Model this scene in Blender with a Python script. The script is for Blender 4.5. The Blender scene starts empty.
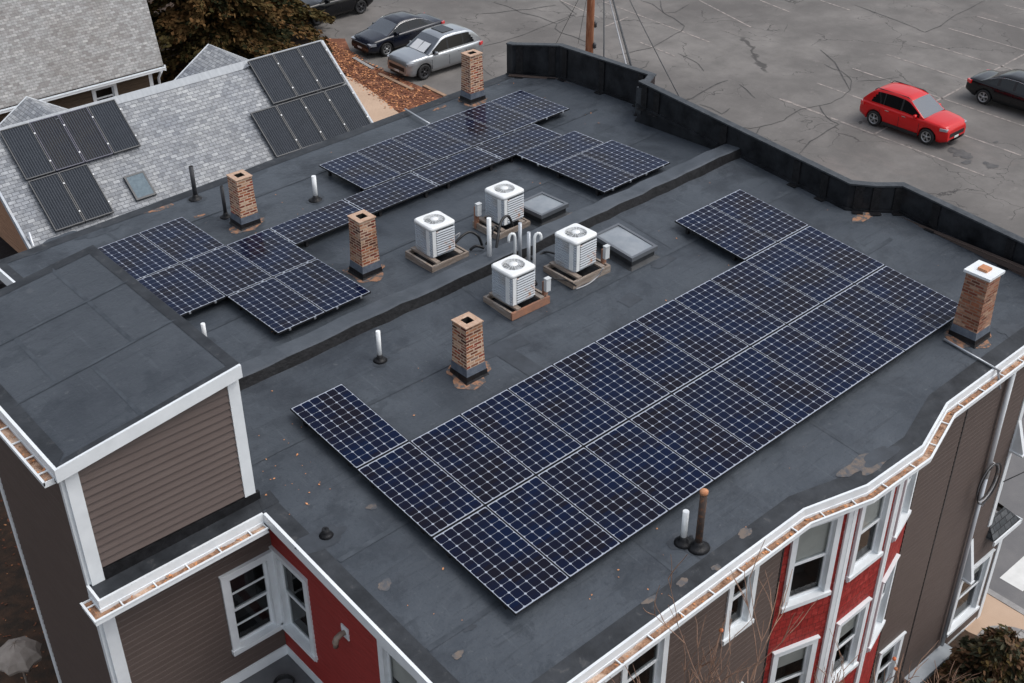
import bpy, bmesh, math, random
from mathutils import Vector, Matrix

random.seed(7)
S = bpy.context.scene
COL = S.collection
R = math.radians

# ------------------------------------------------------------------ camera
CW = Vector((-7.862993, -14.389698, 20.840807))
RW = Matrix(((0.74933929, 0.36591104, -0.55190555), (-0.66218297, 0.41144508, -0.62628002),
             (-0.00208396, 0.83475868, 0.55061202)))
F = 1219.9
cd = bpy.data.cameras.new('camera')
cam = bpy.data.objects.new('camera', cd)
COL.objects.link(cam)
cam.matrix_world = Matrix.Translation(CW) @ RW.to_4x4()
cd.sensor_fit = 'HORIZONTAL'
cd.sensor_width = 36.0
cd.lens = F / 1024 * 36.0
cd.clip_start = 0.1
cd.clip_end = 2000
S.camera = cam

# ------------------------------------------------------------------ light
SUN_EL, SUN_AZ = R(58), R(138)     # soft, high overcast light from the right, in front of the street facade
w = bpy.data.worlds.new('World')
S.world = w
w.use_nodes = True
nt = w.node_tree
nt.nodes.clear()
sky = nt.nodes.new('ShaderNodeTexSky')
sky.sky_type = 'NISHITA'
sky.sun_disc = False
sky.sun_elevation = SUN_EL
sky.sun_rotation = SUN_AZ
sky.dust_density = 3.0
sky.air_density = 1.2
hs = nt.nodes.new('ShaderNodeHueSaturation')
hs.inputs['Saturation'].default_value = 0.42
bg = nt.nodes.new('ShaderNodeBackground')
bg.inputs['Strength'].default_value = 0.15
wo = nt.nodes.new('ShaderNodeOutputWorld')
nt.links.new(sky.outputs[0], hs.inputs['Color'])
nt.links.new(hs.outputs[0], bg.inputs['Color'])
nt.links.new(bg.outputs[0], wo.inputs[0])
sd = bpy.data.lights.new('sun', 'SUN')
sd.energy = 0.95
sd.angle = R(38)
sd.color = (1.0, 0.975, 0.95)
sun = bpy.data.objects.new('sun', sd)
COL.objects.link(sun)
sdir = Vector((math.cos(SUN_EL) * math.sin(SUN_AZ), math.cos(SUN_EL) * math.cos(SUN_AZ), math.sin(SUN_EL)))
sun.rotation_euler = sdir.to_track_quat('Z', 'Y').to_euler()
S.view_settings.view_transform = 'Standard'
S.view_settings.look = 'None'
S.view_settings.gamma = 1
S.view_settings.exposure = 0.35

# ------------------------------------------------------------------ geometry helpers
NEAR = (9.0, 0.021968, 0.07683)          # plane of the near solar panels: z = a + b x + c y
FAR = (8.920717, 0.033148, -0.037449)
DROP = 0.20                              # the roof skin lies this far under the panels


def ray(px, py):
    return RW @ Vector(((px - 512) / F, -(py - 341.5) / F, -1))


def on(px, py, pl, off=0.0):
    d = ray(px, py)
    a, b, c = pl
    t = (a + off + b * CW.x + c * CW.y - CW.z) / (d.z - b * d.x - c * d.y)
    return CW + d * t


def gr(px, py, z=0.0):
    return on(px, py, (z, 0, 0))


def zn(x, y, off=-DROP):
    return NEAR[0] + NEAR[1] * x + NEAR[2] * y + off


def zf(x, y, off=-DROP):
    return FAR[0] + FAR[1] * x + FAR[2] * y + off


ROOTS = {}


class MB:
    def __init__(self):
        self.v = []
        self.f = []
        self.m = []
        self.s = []

    def quad(self, *p, m=0, s=False):
        n = len(self.v)
        self.v += [Vector(q) for q in p]
        self.f.append(tuple(range(n, n + len(p))))
        self.m.append(m)
        self.s.append(s)
        return self

    def box(self, x0, x1, y0, y1, z0, z1, M=None, m=0):
        n = len(self.v)
        for z in (z0, z1):
            for x, y in ((x0, y0), (x1, y0), (x1, y1), (x0, y1)):
                p = Vector((x, y, z))
                self.v.append(M @ p if M is not None else p)
        for f in ((3, 2, 1, 0), (4, 5, 6, 7), (0, 1, 5, 4), (1, 2, 6, 5), (2, 3, 7, 6), (3, 0, 4, 7)):
            self.f.append(tuple(n + i for i in f))
            self.m.append(m)
            self.s.append(False)
        return self

    def loft(self, rings, m=0, s=True, cap=True, closed=True):
        n = len(self.v)
        k = len(rings[0])
        for r in rings:
            self.v += [Vector(p) for p in r]
        for i in range(len(rings) - 1):
            for j in range(k if closed else k - 1):
                a, b = n + i * k + j, n + i * k + (j + 1) % k
                self.f.append((a, b, b + k, a + k))
                self.m.append(m)
                self.s.append(s)
        if cap:
            self.f.append(tuple(n + j for j in range(k - 1, -1, -1)))
            self.f.append(tuple(n + (len(rings) - 1) * k + j for j in range(k)))
            self.m += [m, m]
            self.s += [False, False]
        return self

    def tube(self, pts, r, seg=8, m=0, cap=True, s=True):
        pts = [Vector(p) for p in pts]
        rr = r if isinstance(r, (list, tuple)) else [r] * len(pts)
        rings = []
        up = None
        for i, p in enumerate(pts):
            t = (pts[min(i + 1, len(pts) - 1)] - pts[max(i - 1, 0)]).normalized()
            if up is None:
                up = Vector((0, 0, 1)) if abs(t.z) < .9 else Vector((1, 0, 0))
            a = t.cross(up)
            if a.length < 1e-5:
                a = t.cross(Vector((0, 1, 0)))
            a.normalize()
            b = t.cross(a).normalized()
            up = -b if False else up
            rings.append([p + (a * math.cos(2 * math.pi * k / seg) + b * math.sin(2 * math.pi * k / seg)) * rr[i]
                          for k in range(seg)])
        # keep outward winding
        return self.loft(rings, m, s, cap)

    def lathe(self, prof, c=(0, 0, 0), seg=20, m=0, M=None, s=True, cap=True):
        c = Vector(c)
        rings = []
        for r, z in prof:
            ring = [Vector((r * math.cos(2 * math.pi * k / seg), r * math.sin(2 * math.pi * k / seg), z)) + c
                    for k in range(seg)]
            if M is not None:
                ring = [M @ p for p in ring]
            rings.append(ring)
        return self.loft(rings, m, s, cap)

    def build(self, name, mats, parent=None, world=True, smooth=None):
        if not isinstance(mats, (list, tuple)):
            mats = [mats]
        me = bpy.data.meshes.new(name)
        off = ROOTS.get(parent.name, Vector()) if (parent is not None and world) else Vector()
        me.from_pydata([tuple(p - off) for p in self.v], [], self.f)
        for mt in mats:
            me.materials.append(mt)
        me.polygons.foreach_set('material_index', self.m)
        me.polygons.foreach_set('use_smooth', self.s)
        if smooth:
            bm = bmesh.new()
            bm.from_mesh(me)
            bmesh.ops.remove_doubles(bm, verts=bm.verts, dist=.0005)
            bm.to_mesh(me)
            bm.free()
        uv = me.uv_layers.new(name='UVMap')
        Z = Vector((0, 0, 1))
        data = [0.0] * (2 * len(me.loops))
        for p in me.polygons:
            n = p.normal
            if abs(n.z) > .93:
                t, b = Vector((1, 0, 0)), Vector((0, 1, 0))
            else:
                t = Z.cross(n).normalized()
                b = n.cross(t)
            for li in p.loop_indices:
                q = me.vertices[me.loops[li].vertex_index].co + off
                data[2 * li] = q.dot(t)
                data[2 * li + 1] = q.dot(b)
        uv.data.foreach_set('uv', data)
        o = bpy.data.objects.new(name, me)
        COL.objects.link(o)
        if parent is not None:
            o.parent = parent
            ROOTS[o.name] = off
        return o


def tag(o, label=None, cat=None, group=None, kind=None):
    if label:
        o['label'] = label
    if cat:
        o['category'] = cat
    if group:
        o['group'] = group
    if kind:
        o['kind'] = kind
    return o


def thing(name, label, cat, loc=(0, 0, 0), rz=0.0, group=None):
    o = bpy.data.objects.new(name, None)
    COL.objects.link(o)
    o.empty_display_size = .2
    o.location = loc
    o.rotation_euler = (0, 0, rz)
    ROOTS[o.name] = Vector(loc)
    return tag(o, label, cat, group)


def dup(root, loc=None, rot=None, label=None):
    def cp(o, par):
        c = o.copy()
        COL.objects.link(c)
        if par is not None:
            c.parent = par
        for ch in [k for k in KIDS.get(o.name, o.children)]:
            cp(ch, c)
        return c
    KIDS = {}
    r = cp(root, None)
    if loc is not None:
        r.location = loc
        ROOTS[r.name] = Vector(loc)
    if rot is not None:
        r.rotation_euler = rot
    if label:
        r['label'] = label
    return r


# ------------------------------------------------------------------ materials
def mat(name, col, rough=.7, col2=None, scale=6.0, detail=5.0, bump=0.0, bscale=40.0, metal=0.0, spec=.5, coat=0.0,
        col3=None, scale3=.7, lo=.35, hi=.65, stretch=(1, 1, 1), rnd=0.0, rvar=0.0, lo3=.5, hi3=.68):
    m = bpy.data.materials.new(name)
    m.use_nodes = True
    n = m.node_tree
    b = n.nodes['Principled BSDF']
    b.inputs['Roughness'].default_value = rough
    b.inputs['Metallic'].default_value = metal
    b.inputs['Specular IOR Level'].default_value = spec
    b.inputs['Coat Weight'].default_value = coat
    b.inputs['Coat Roughness'].default_value = .05
    tc = n.nodes.new('ShaderNodeTexCoord')
    mp = n.nodes.new('ShaderNodeMapping')
    mp.inputs['Scale'].default_value = stretch
    n.links.new(tc.outputs['Object'], mp.inputs[0])
    vec = mp.outputs[0]
    c4 = (*col, 1)
    out = None
    if col2 is not None:
        nz = n.nodes.new('ShaderNodeTexNoise')
        nz.inputs['Scale'].default_value = scale
        nz.inputs['Detail'].default_value = detail
        nz.inputs['Roughness'].default_value = .62
        n.links.new(vec, nz.inputs['Vector'])
        rp = n.nodes.new('ShaderNodeValToRGB')
        rp.color_ramp.elements[0].position = lo
        rp.color_ramp.elements[1].position = hi
        rp.color_ramp.elements[0].color = c4
        rp.color_ramp.elements[1].color = (*col2, 1)
        n.links.new(nz.outputs[0], rp.inputs[0])
        out = rp.outputs[0]
        if rvar:
            mr = n.nodes.new('ShaderNodeMapRange')
            mr.inputs['To Min'].default_value = rough - rvar
            mr.inputs['To Max'].default_value = rough + rvar
            n.links.new(nz.outputs[0], mr.inputs[0])
            n.links.new(mr.outputs[0], b.inputs['Roughness'])
    if col3 is not None:
        nz = n.nodes.new('ShaderNodeTexNoise')
        nz.inputs['Scale'].default_value = scale3
        nz.inputs['Detail'].default_value = 6
        nz.inputs['Roughness'].default_value = .65
        nz.inputs['Distortion'].default_value = .4
        n.links.new(vec, nz.inputs['Vector'])
        rp = n.nodes.new('ShaderNodeValToRGB')
        rp.color_ramp.elements[0].position = lo3
        rp.color_ramp.elements[1].position = hi3
        rp.color_ramp.elements[0].color = (0, 0, 0, 1)
        rp.color_ramp.elements[1].color = (1, 1, 1, 1)
        n.links.new(nz.outputs[0], rp.inputs[0])
        mx = n.nodes.new('ShaderNodeMix')
        mx.data_type = 'RGBA'
        n.links.new(rp.outputs[0], mx.inputs['Factor'])
        if out is not None:
            n.links.new(out, mx.inputs['A'])
        else:
            mx.inputs['A'].default_value = c4
        mx.inputs['B'].default_value = (*col3, 1)
        out = mx.outputs['Result']
    if rnd:
        oi = n.nodes.new('ShaderNodeObjectInfo')
        h = n.nodes.new('ShaderNodeHueSaturation')
        mr = n.nodes.new('ShaderNodeMapRange')
        mr.inputs['To Min'].default_value = 1 - rnd
        mr.inputs['To Max'].default_value = 1 + rnd
        n.links.new(oi.outputs['Random'], mr.inputs[0])
        n.links.new(mr.outputs[0], h.inputs['Value'])
        if out is not None:
            n.links.new(out, h.inputs['Color'])
        else:
            h.inputs['Color'].default_value = c4
        out = h.outputs[0]
    if out is not None:
        n.links.new(out, b.inputs['Base Color'])
    else:
        b.inputs['Base Color'].default_value = c4
    if bump:
        nz = n.nodes.new('ShaderNodeTexNoise')
        nz.inputs['Scale'].default_value = bscale
        nz.inputs['Detail'].default_value = 4
        n.links.new(vec, nz.inputs['Vector'])
        bp = n.nodes.new('ShaderNodeBump')
        bp.inputs['Strength'].default_value = bump
        bp.inputs['Distance'].default_value = .02
        n.links.new(nz.outputs[0], bp.inputs['Height'])
        n.links.new(bp.outputs[0], b.inputs['Normal'])
    return m


def brickmat(name, cols, mortar, bw, bh, msize, bump=.6, rough=.85, offset=.5, squash=1.0, dirt=None, palette=None,
             rot=0.0, extra=.0):
    """cells of bw x bh metres with a colour of their own per cell, plus mortar / joint"""
    m = bpy.data.materials.new(name)
    m.use_nodes = True
    n = m.node_tree
    b = n.nodes['Principled BSDF']
    b.inputs['Roughness'].default_value = rough
    b.inputs['Specular IOR Level'].default_value = .3
    tc = n.nodes.new('ShaderNodeTexCoord')
    mp = n.nodes.new('ShaderNodeMapping')
    mp.inputs['Rotation'].default_value = (0, 0, rot)
    n.links.new(tc.outputs['UV'], mp.inputs[0])
    br = n.nodes.new('ShaderNodeTexBrick')
    br.offset = offset
    br.inputs['Scale'].default_value = 1
    br.inputs['Brick Width'].default_value = bw
    br.inputs['Row Height'].default_value = bh
    br.inputs['Mortar Size'].default_value = msize
    br.inputs['Mortar Smooth'].default_value = .15
    br.inputs['Bias'].default_value = 0
    br.inputs['Color1'].default_value = (0, 0, 0, 1)
    br.inputs['Color2'].default_value = (1, 1, 1, 1)
    br.inputs['Mortar'].default_value = (.5, .5, .5, 1)
    n.links.new(mp.outputs[0], br.inputs['Vector'])
    rp = n.nodes.new('ShaderNodeValToRGB')
    els = rp.color_ramp.elements
    k = len(cols)
    while len(els) < k:
        els.new(.5)
    for i, c in enumerate(cols):
        els[i].position = i / max(1, k - 1)
        els[i].color = (*c, 1)
    n.links.new(br.outputs['Color'], rp.inputs[0])
    nz = n.nodes.new('ShaderNodeTexNoise')
    nz.inputs['Scale'].default_value = 11
    nz.inputs['Detail'].default_value = 5
    n.links.new(tc.outputs['Object'], nz.inputs['Vector'])
    mr = n.nodes.new('ShaderNodeMapRange')
    mr.inputs['To Min'].default_value = .45
    mr.inputs['To Max'].default_value = 1.55
    n.links.new(nz.outputs[0], mr.inputs[0])
    mu = n.nodes.new('ShaderNodeMix')
    mu.data_type = 'RGBA'
    mu.blend_type = 'MULTIPLY'
    mu.inputs['Factor'].default_value = 1
    n.links.new(rp.outputs[0], mu.inputs['A'])
    n.links.new(mr.outputs[0], mu.inputs['B'])
    mx = n.nodes.new('ShaderNodeMix')
    mx.data_type = 'RGBA'
    n.links.new(br.outputs['Fac'], mx.inputs['Factor'])
    n.links.new(mu.outputs['Result'], mx.inputs['A'])
    mx.inputs['B'].default_value = (*mortar, 1)
    out = mx.outputs['Result']
    if dirt is not None:
        n2 = n.nodes.new('ShaderNodeTexNoise')
        n2.inputs['Scale'].default_value = .9
        n2.inputs['Detail'].default_value = 6
        n.links.new(tc.outputs['Object'], n2.inputs['Vector'])
        r2 = n.nodes.new('ShaderNodeMapRange')
        r2.inputs['From Min'].default_value = .42
        r2.inputs['From Max'].default_value = .7
        n.links.new(n2.outputs[0], r2.inputs[0])
        m2 = n.nodes.new('ShaderNodeMix')
        m2.data_type = 'RGBA'
        m2.blend_type = 'MULTIPLY'
        n.links.new(r2.outputs[0], m2.inputs['Factor'])
        n.links.new(out, m2.inputs['A'])
        m2.inputs['B'].default_value = (*dirt, 1)
        out = m2.outputs['Result']
    n.links.new(out, b.inputs['Base Color'])
    if bump:
        ad = n.nodes.new('ShaderNodeMath')
        ad.operation = 'SUBTRACT'
        n.links.new(nz.outputs[0], ad.inputs[0])
        n.links.new(br.outputs['Fac'], ad.inputs[1])
        bp = n.nodes.new('ShaderNodeBump')
        bp.inputs['Strength'].default_value = bump
        bp.inputs['Distance'].default_value = .012
        n.links.new(ad.outputs[0], bp.inputs['Height'])
        n.links.new(bp.outputs[0], b.inputs['Normal'])
    return m


def panemat(name, tint=(.82, .85, .86)):
    m = bpy.data.materials.new(name)
    m.use_nodes = True
    n = m.node_tree
    n.nodes.clear()
    o = n.nodes.new('ShaderNodeOutputMaterial')
    t = n.nodes.new('ShaderNodeBsdfTransparent')
    t.inputs[0].default_value = (*tint, 1)
    g = n.nodes.new('ShaderNodeBsdfGlossy')
    g.inputs['Roughness'].default_value = .03
    fr = n.nodes.new('ShaderNodeFresnel')
    fr.inputs[0].default_value = 1.55
    mr = n.nodes.new('ShaderNodeMath')
    mr.operation = 'MULTIPLY_ADD'
    mr.inputs[1].default_value = .75
    mr.inputs[2].default_value = .0
    mx = n.nodes.new('ShaderNodeMixShader')
    n.links.new(fr.outputs[0], mr.inputs[0])
    n.links.new(mr.outputs[0], mx.inputs[0])
    n.links.new(t.outputs[0], mx.inputs[1])
    n.links.new(g.outputs[0], mx.inputs[2])
    n.links.new(mx.outputs[0], o.inputs[0])
    return m


def cellmat():
    m = mat('solar_cell', (.0035, .006, .022), rough=.12, spec=.15)
    n = m.node_tree
    b = n.nodes['Principled BSDF']
    tc = n.nodes.new('ShaderNodeTexCoord')
    oi = n.nodes.new('ShaderNodeObjectInfo')
    ad = n.nodes.new('ShaderNodeVectorMath')
    ad.operation = 'ADD'
    vm = n.nodes.new('ShaderNodeVectorMath')
    vm.operation = 'SCALE'
    vm.inputs[0].default_value = (31, 17, 9)
    n.links.new(oi.outputs['Random'], vm.inputs['Scale'])
    sn = n.nodes.new('ShaderNodeVectorMath')
    sn.operation = 'SNAP'
    sn.inputs[1].default_value = (.1625, .1625, 10)
    n.links.new(tc.outputs['Object'], sn.inputs[0])
    n.links.new(sn.outputs[0], ad.inputs[0])
    n.links.new(vm.outputs[0], ad.inputs[1])
    wn = n.nodes.new('ShaderNodeTexNoise')
    wn.inputs['Scale'].default_value = 1.6
    wn.inputs['Detail'].default_value = 3
    n.links.new(ad.outputs[0], wn.inputs['Vector'])
    rp = n.nodes.new('ShaderNodeValToRGB')
    e = rp.color_ramp.elements
    e[0].position = .38
    e[0].color = (.0050, .0042, .010, 1)
    e[1].position = .62
    e[1].color = (.0010, .0055, .026, 1)
    n.links.new(wn.outputs[0], rp.inputs[0])
    n.links.new(rp.outputs[0], b.inputs['Base Color'])
    return m


def roofmat(name, a, b, c):
    """aged single-ply membrane: broad tone drift, dirt blotches, faint drag streaks, pale scuffs and wrinkles"""
    m = mat(name, a, .5, b, scale=.55, detail=11, bump=.0, col3=c, scale3=.8, lo=.32, hi=.68, rvar=.14, lo3=.50, hi3=.72)
    n = m.node_tree
    bs = n.nodes['Principled BSDF']
    bs.inputs['Specular IOR Level'].default_value = .33
    prev = bs.inputs['Base Color'].links[0].from_socket
    tc = n.nodes.new('ShaderNodeTexCoord')
    for sc, st, lo, hi, col, fac in ((9, (1, 1, 1), .62, .74, (.16, .165, .17), .35), (3.0, (.35, 5, 1), .56, .74, (.022, .027, .034), .7),
                                     (26, (1, 1, 1), .56, .72, (.02, .024, .03), .6), (1.6, (1, 1, 1), .65, .71, (.12, .125, .13), .22),
                                     (2.2, (6, .4, 1), .60, .74, (.10, .115, .13), .45), (.9, (1, 1, 1), .57, .60, (.026, .032, .040), .45)):
        mp = n.nodes.new('ShaderNodeMapping')
        mp.inputs['Scale'].default_value = st
        mp.inputs['Location'].default_value = (sc, sc * 2, 0)
        n.links.new(tc.outputs['Object'], mp.inputs[0])
        nz = n.nodes.new('ShaderNodeTexNoise')
        nz.inputs['Scale'].default_value = sc
        nz.inputs['Detail'].default_value = 8
        nz.inputs['Roughness'].default_value = .65
        nz.inputs['Distortion'].default_value = .3
        n.links.new(mp.outputs[0], nz.inputs['Vector'])
        mr = n.nodes.new('ShaderNodeMapRange')
        mr.inputs['From Min'].default_value = lo
        mr.inputs['From Max'].default_value = hi
        mr.inputs['To Max'].default_value = fac
        n.links.new(nz.outputs[0], mr.inputs[0])
        mx = n.nodes.new('ShaderNodeMix')
        mx.data_type = 'RGBA'
        n.links.new(mr.outputs[0], mx.inputs['Factor'])
        n.links.new(prev, mx.inputs['A'])
        mx.inputs['B'].default_value = (*col, 1)
        prev = mx.outputs['Result']
    n.links.new(prev, bs.inputs['Base Color'])
    nz = n.nodes.new('ShaderNodeTexNoise')
    nz.inputs['Scale'].default_value = 2.2
    nz.inputs['Detail'].default_value = 9
    nz.inputs['Roughness'].default_value = .6
    n.links.new(tc.outputs['Object'], nz.inputs['Vector'])
    bp = n.nodes.new('ShaderNodeBump')
    bp.inputs['Strength'].default_value = .5
    bp.inputs['Distance'].default_value = .07
    n.links.new(nz.outputs[0], bp.inputs['Height'])
    n.links.new(bp.outputs[0], bs.inputs['Normal'])
    return m


def lotmat():
    m = mat('lot_asphalt', (.134, .126, .119), .9, (.212, .198, .186), scale=.5, detail=12, col3=(.115, .107, .102), scale3=.11, lo=.34, hi=.66, lo3=.40, hi3=.66, spec=.2)
    n = m.node_tree
    bs = n.nodes['Principled BSDF']
    prev = bs.inputs['Base Color'].links[0].from_socket
    tc = n.nodes.new('ShaderNodeTexCoord')
    for sc, st, lo, hi, col, fac in ((.9, (1, 1, 1), .62, .74, (.30, .27, .25), .45), (7, (1, 1, 1), .6, .72, (.06, .056, .054), .5),
                                     (20, (1, 1, 1), .55, .75, (.24, .22, .205), .35), (.28, (1, .5, 1), .58, .70, (.22, .19, .175), .45)):
        mp = n.nodes.new('ShaderNodeMapping')
        mp.inputs['Scale'].default_value = st
        mp.inputs['Location'].default_value = (sc * 3, sc * 2, 0)
        n.links.new(tc.outputs['Object'], mp.inputs[0])
        nz = n.nodes.new('ShaderNodeTexNoise')
        nz.inputs['Scale'].default_value = sc
        nz.inputs['Detail'].default_value = 9
        nz.inputs['Roughness'].default_value = .68
        n.links.new(mp.outputs[0], nz.inputs['Vector'])
        mr = n.nodes.new('ShaderNodeMapRange')
        mr.inputs['From Min'].default_value = lo
        mr.inputs['From Max'].default_value = hi
        mr.inputs['To Max'].default_value = fac
        n.links.new(nz.outputs[0], mr.inputs[0])
        mx = n.nodes.new('ShaderNodeMix')
        mx.data_type = 'RGBA'
        n.links.new(mr.outputs[0], mx.inputs['Factor'])
        n.links.new(prev, mx.inputs['A'])
        mx.inputs['B'].default_value = (*col, 1)
        prev = mx.outputs['Result']
    # web of fine cracks: edges of distorted cells, present only here and there
    for sc, wd, th in ((.20, .006, .46), (.55, .010, .54)):
        nz = n.nodes.new('ShaderNodeTexNoise')
        nz.inputs['Scale'].default_value = .8
        nz.inputs['Detail'].default_value = 6
        n.links.new(tc.outputs['Object'], nz.inputs['Vector'])
        vm = n.nodes.new('ShaderNodeVectorMath')
        vm.operation = 'MULTIPLY_ADD'
        vm.inputs[1].default_value = (2.2, 2.2, 0)
        n.links.new(nz.outputs['Color'], vm.inputs[0])
        n.links.new(tc.outputs['Object'], vm.inputs[2])
        vo = n.nodes.new('ShaderNodeTexVoronoi')
        vo.feature = 'DISTANCE_TO_EDGE'
        vo.inputs['Scale'].default_value = sc
        n.links.new(vm.outputs[0], vo.inputs['Vector'])
        mr = n.nodes.new('ShaderNodeMapRange')
        mr.inputs['From Min'].default_value = wd * .3
        mr.inputs['From Max'].default_value = wd
        mr.inputs['To Min'].default_value = 1
        mr.inputs['To Max'].default_value = 0
        n.links.new(vo.outputs['Distance'], mr.inputs[0])
        n2 = n.nodes.new('ShaderNodeTexNoise')
        n2.inputs['Scale'].default_value = .23 + sc * .1
        n2.inputs['Detail'].default_value = 4
        n.links.new(tc.outputs['Object'], n2.inputs['Vector'])
        m2 = n.nodes.new('ShaderNodeMapRange')
        m2.inputs['From Min'].default_value = th
        m2.inputs['From Max'].default_value = th + .08
        m2.inputs['To Max'].default_value = .75
        n.links.new(n2.outputs[0], m2.inputs[0])
        mu = n.nodes.new('ShaderNodeMath')
        mu.operation = 'MULTIPLY'
        n.links.new(mr.outputs[0], mu.inputs[0])
        n.links.new(m2.outputs[0], mu.inputs[1])
        mx = n.nodes.new('ShaderNodeMix')
        mx.data_type = 'RGBA'
        n.links.new(mu.outputs[0], mx.inputs['Factor'])
        n.links.new(prev, mx.inputs['A'])
        mx.inputs['B'].default_value = (.045, .043, .042, 1)
        prev = mx.outputs['Result']
    n.links.new(prev, bs.inputs['Base Color'])
    return m


M = {}
M['roof'] = roofmat('roof_membrane', (.041, .049, .060), (.066, .077, .091), (.025, .030, .038))
M['roof2'] = roofmat('roof_membrane_upper', (.044, .051, .061), (.060, .069, .081), (.034, .040, .049))
M['cap2'] = mat('painted_ledge', (.36, .39, .42), .6, (.29, .32, .35), scale=4)
M['edge'] = mat('roof_edge_membrane', (.014, .016, .019), .5, (.034, .038, .044), scale=2.5, detail=9, bump=.5, bscale=7, rvar=.12, spec=.35, col3=(.075, .075, .075), scale3=5, lo3=.6, hi3=.75)
M['seam'] = mat('membrane_seam', (.034, .041, .050), .55, (.062, .072, .085), scale=4, spec=.33)
M['divider'] = mat('divider_membrane', (.040, .048, .058), .5, (.066, .076, .090), scale=2, detail=8, bump=.5, bscale=5)
M['patch'] = mat('membrane_patch', (.024, .029, .036), .55, (.042, .050, .062), scale=3)
M['stain'] = mat('roof_stain', (.30, .155, .09), .9, (.080, .078, .080), scale=9, detail=10, lo=.44, hi=.56)
M['dust'] = mat('roof_dust', (.15, .12, .10), .9, (.075, .08, .09), scale=9, lo=.4, hi=.6)
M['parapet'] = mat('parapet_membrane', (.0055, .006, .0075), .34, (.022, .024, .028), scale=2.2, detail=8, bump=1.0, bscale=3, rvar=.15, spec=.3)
M['cap'] = mat('parapet_coping', (.022, .026, .031), .45, (.05, .055, .062), scale=5, detail=8, spec=.35, bump=.5, bscale=8)
M['white'] = mat('white_trim_paint', (.74, .77, .79), .5, (.64, .67, .69), scale=3.5, lo=.35, hi=.8)
M['white2'] = mat('white_pvc', (.8, .82, .83), .35, (.7, .72, .72), scale=5)
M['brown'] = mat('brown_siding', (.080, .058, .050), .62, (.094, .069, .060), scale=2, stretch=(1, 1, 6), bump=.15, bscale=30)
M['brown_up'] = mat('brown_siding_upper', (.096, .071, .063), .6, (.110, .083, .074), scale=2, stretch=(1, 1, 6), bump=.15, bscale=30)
M['red'] = mat('red_clapboard', (.25, .021, .017), .6, (.30, .026, .021), scale=3, stretch=(1, 1, 5), bump=.1)
M['redsh'] = brickmat('red_shingle_siding', [(.22, .016, .014), (.31, .030, .026), (.27, .020, .017), (.33, .04, .034), (.25, .018, .015)], (.09, .01, .008),
                      .13, .19, .005, bump=.6, rough=.65)
M['brick'] = brickmat('chimney_brick', [(.34, .085, .035), (.055, .020, .016), (.44, .17, .08), (.52, .36, .25), (.15, .035, .024), (.38, .075, .04), (.09, .03, .022), (.48, .25, .14), (.26, .08, .04), (.20, .14, .12)],
                      (.54, .40, .30), .175, .060, .012, bump=1.0, dirt=(.50, .42, .38))
M['brick2'] = brickmat('weathered_chimney_brick', [(.34, .12, .06), (.13, .05, .035), (.44, .24, .16), (.25, .08, .045), (.50, .34, .24), (.20, .06, .04), (.38, .16, .09)],
                       (.34, .24, .18), .175, .058, .010, bump=1.0, dirt=(.7, .6, .55))
M['mortar'] = mat('chimney_mortar_crown', (.50, .36, .27), .9, (.40, .25, .17), scale=14, bump=.5)
M['flash'] = mat('lead_flashing', (.075, .09, .12), .45, (.13, .15, .18), scale=9, lo=.35, hi=.7, bump=.4, bscale=15)
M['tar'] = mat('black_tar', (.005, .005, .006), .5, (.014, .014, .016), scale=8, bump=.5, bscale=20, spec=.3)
M['soot'] = mat('soot', (.008, .007, .006), .9)
M['leafbed'] = mat('gutter_leaf_bed', (.40, .23, .14), .95, (.17, .09, .055), scale=9, col3=(.62, .46, .35), scale3=2.2, bump=.9, bscale=30)
M['leaf'] = mat('fallen_leaf', (.50, .19, .07), .8, (.62, .30, .14), scale=9)
M['frame'] = mat('panel_frame', (.016, .017, .020), .5, spec=.2)
M['back'] = mat('panel_backsheet', (.34, .37, .43), .2, spec=.25)
M['cell'] = cellmat()
M['under'] = mat('panel_underside', (.01, .01, .012), .7)
M['alu'] = mat('aluminium', (.55, .57, .6), .35, metal=.8)
M['pane'] = panemat('window_pane')
M['interior'] = mat('dark_interior', (.02, .02, .024), .9, (.045, .042, .04), scale=2)
M['blind'] = mat('window_blind', (.70, .69, .64), .8, (.6, .59, .55), scale=2)
M['hvac'] = mat('condenser_housing', (.44, .48, .52), .4, (.38, .42, .47), scale=4, col3=(.36, .35, .34), scale3=3)
M['hvac_top'] = mat('condenser_top', (.78, .80, .80), .4, (.70, .71, .71), scale=4)
M['slat'] = mat('condenser_louvre', (.44, .48, .53), .4, (.52, .55, .59), scale=4)
M['rustslat'] = mat('rusty_louvre', (.46, .49, .52), .6, (.38, .17, .08), scale=3.2, lo=.55, hi=.66)
M['fan'] = mat('fan_blade', (.50, .52, .54), .3, metal=.4)
M['fandark'] = mat('fan_well', (.05, .055, .06), .6)
M['wood'] = mat('weathered_timber', (.29, .24, .20), .85, (.19, .145, .115), scale=3, stretch=(1, 1, 8), col3=(.36, .33, .30), scale3=2, bump=.4)
M['rustwood'] = mat('red_stained_timber', (.32, .15, .09), .85, (.22, .12, .085), scale=5, bump=.4)
M['black'] = mat('black_rubber', (.012, .012, .013), .5)
M['grey_box'] = mat('grey_switch_box', (.55, .57, .58), .45)
M['skyl'] = mat('skylight_glazing', (.20, .225, .25), .22, (.26, .28, .30), scale=3, bump=.15, bscale=60, rvar=.08)
M['skyl_blue'] = mat('blue_grey_skylight_glazing', (.10, .14, .17), .45, (.15, .20, .23), scale=12, spec=.15)
M['skyl_curb'] = mat('skylight_curb', (.015, .017, .02), .5, (.03, .033, .037), scale=5)
M['skyl_rim'] = mat('skylight_rim', (.14, .15, .165), .4, metal=.4)
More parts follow.
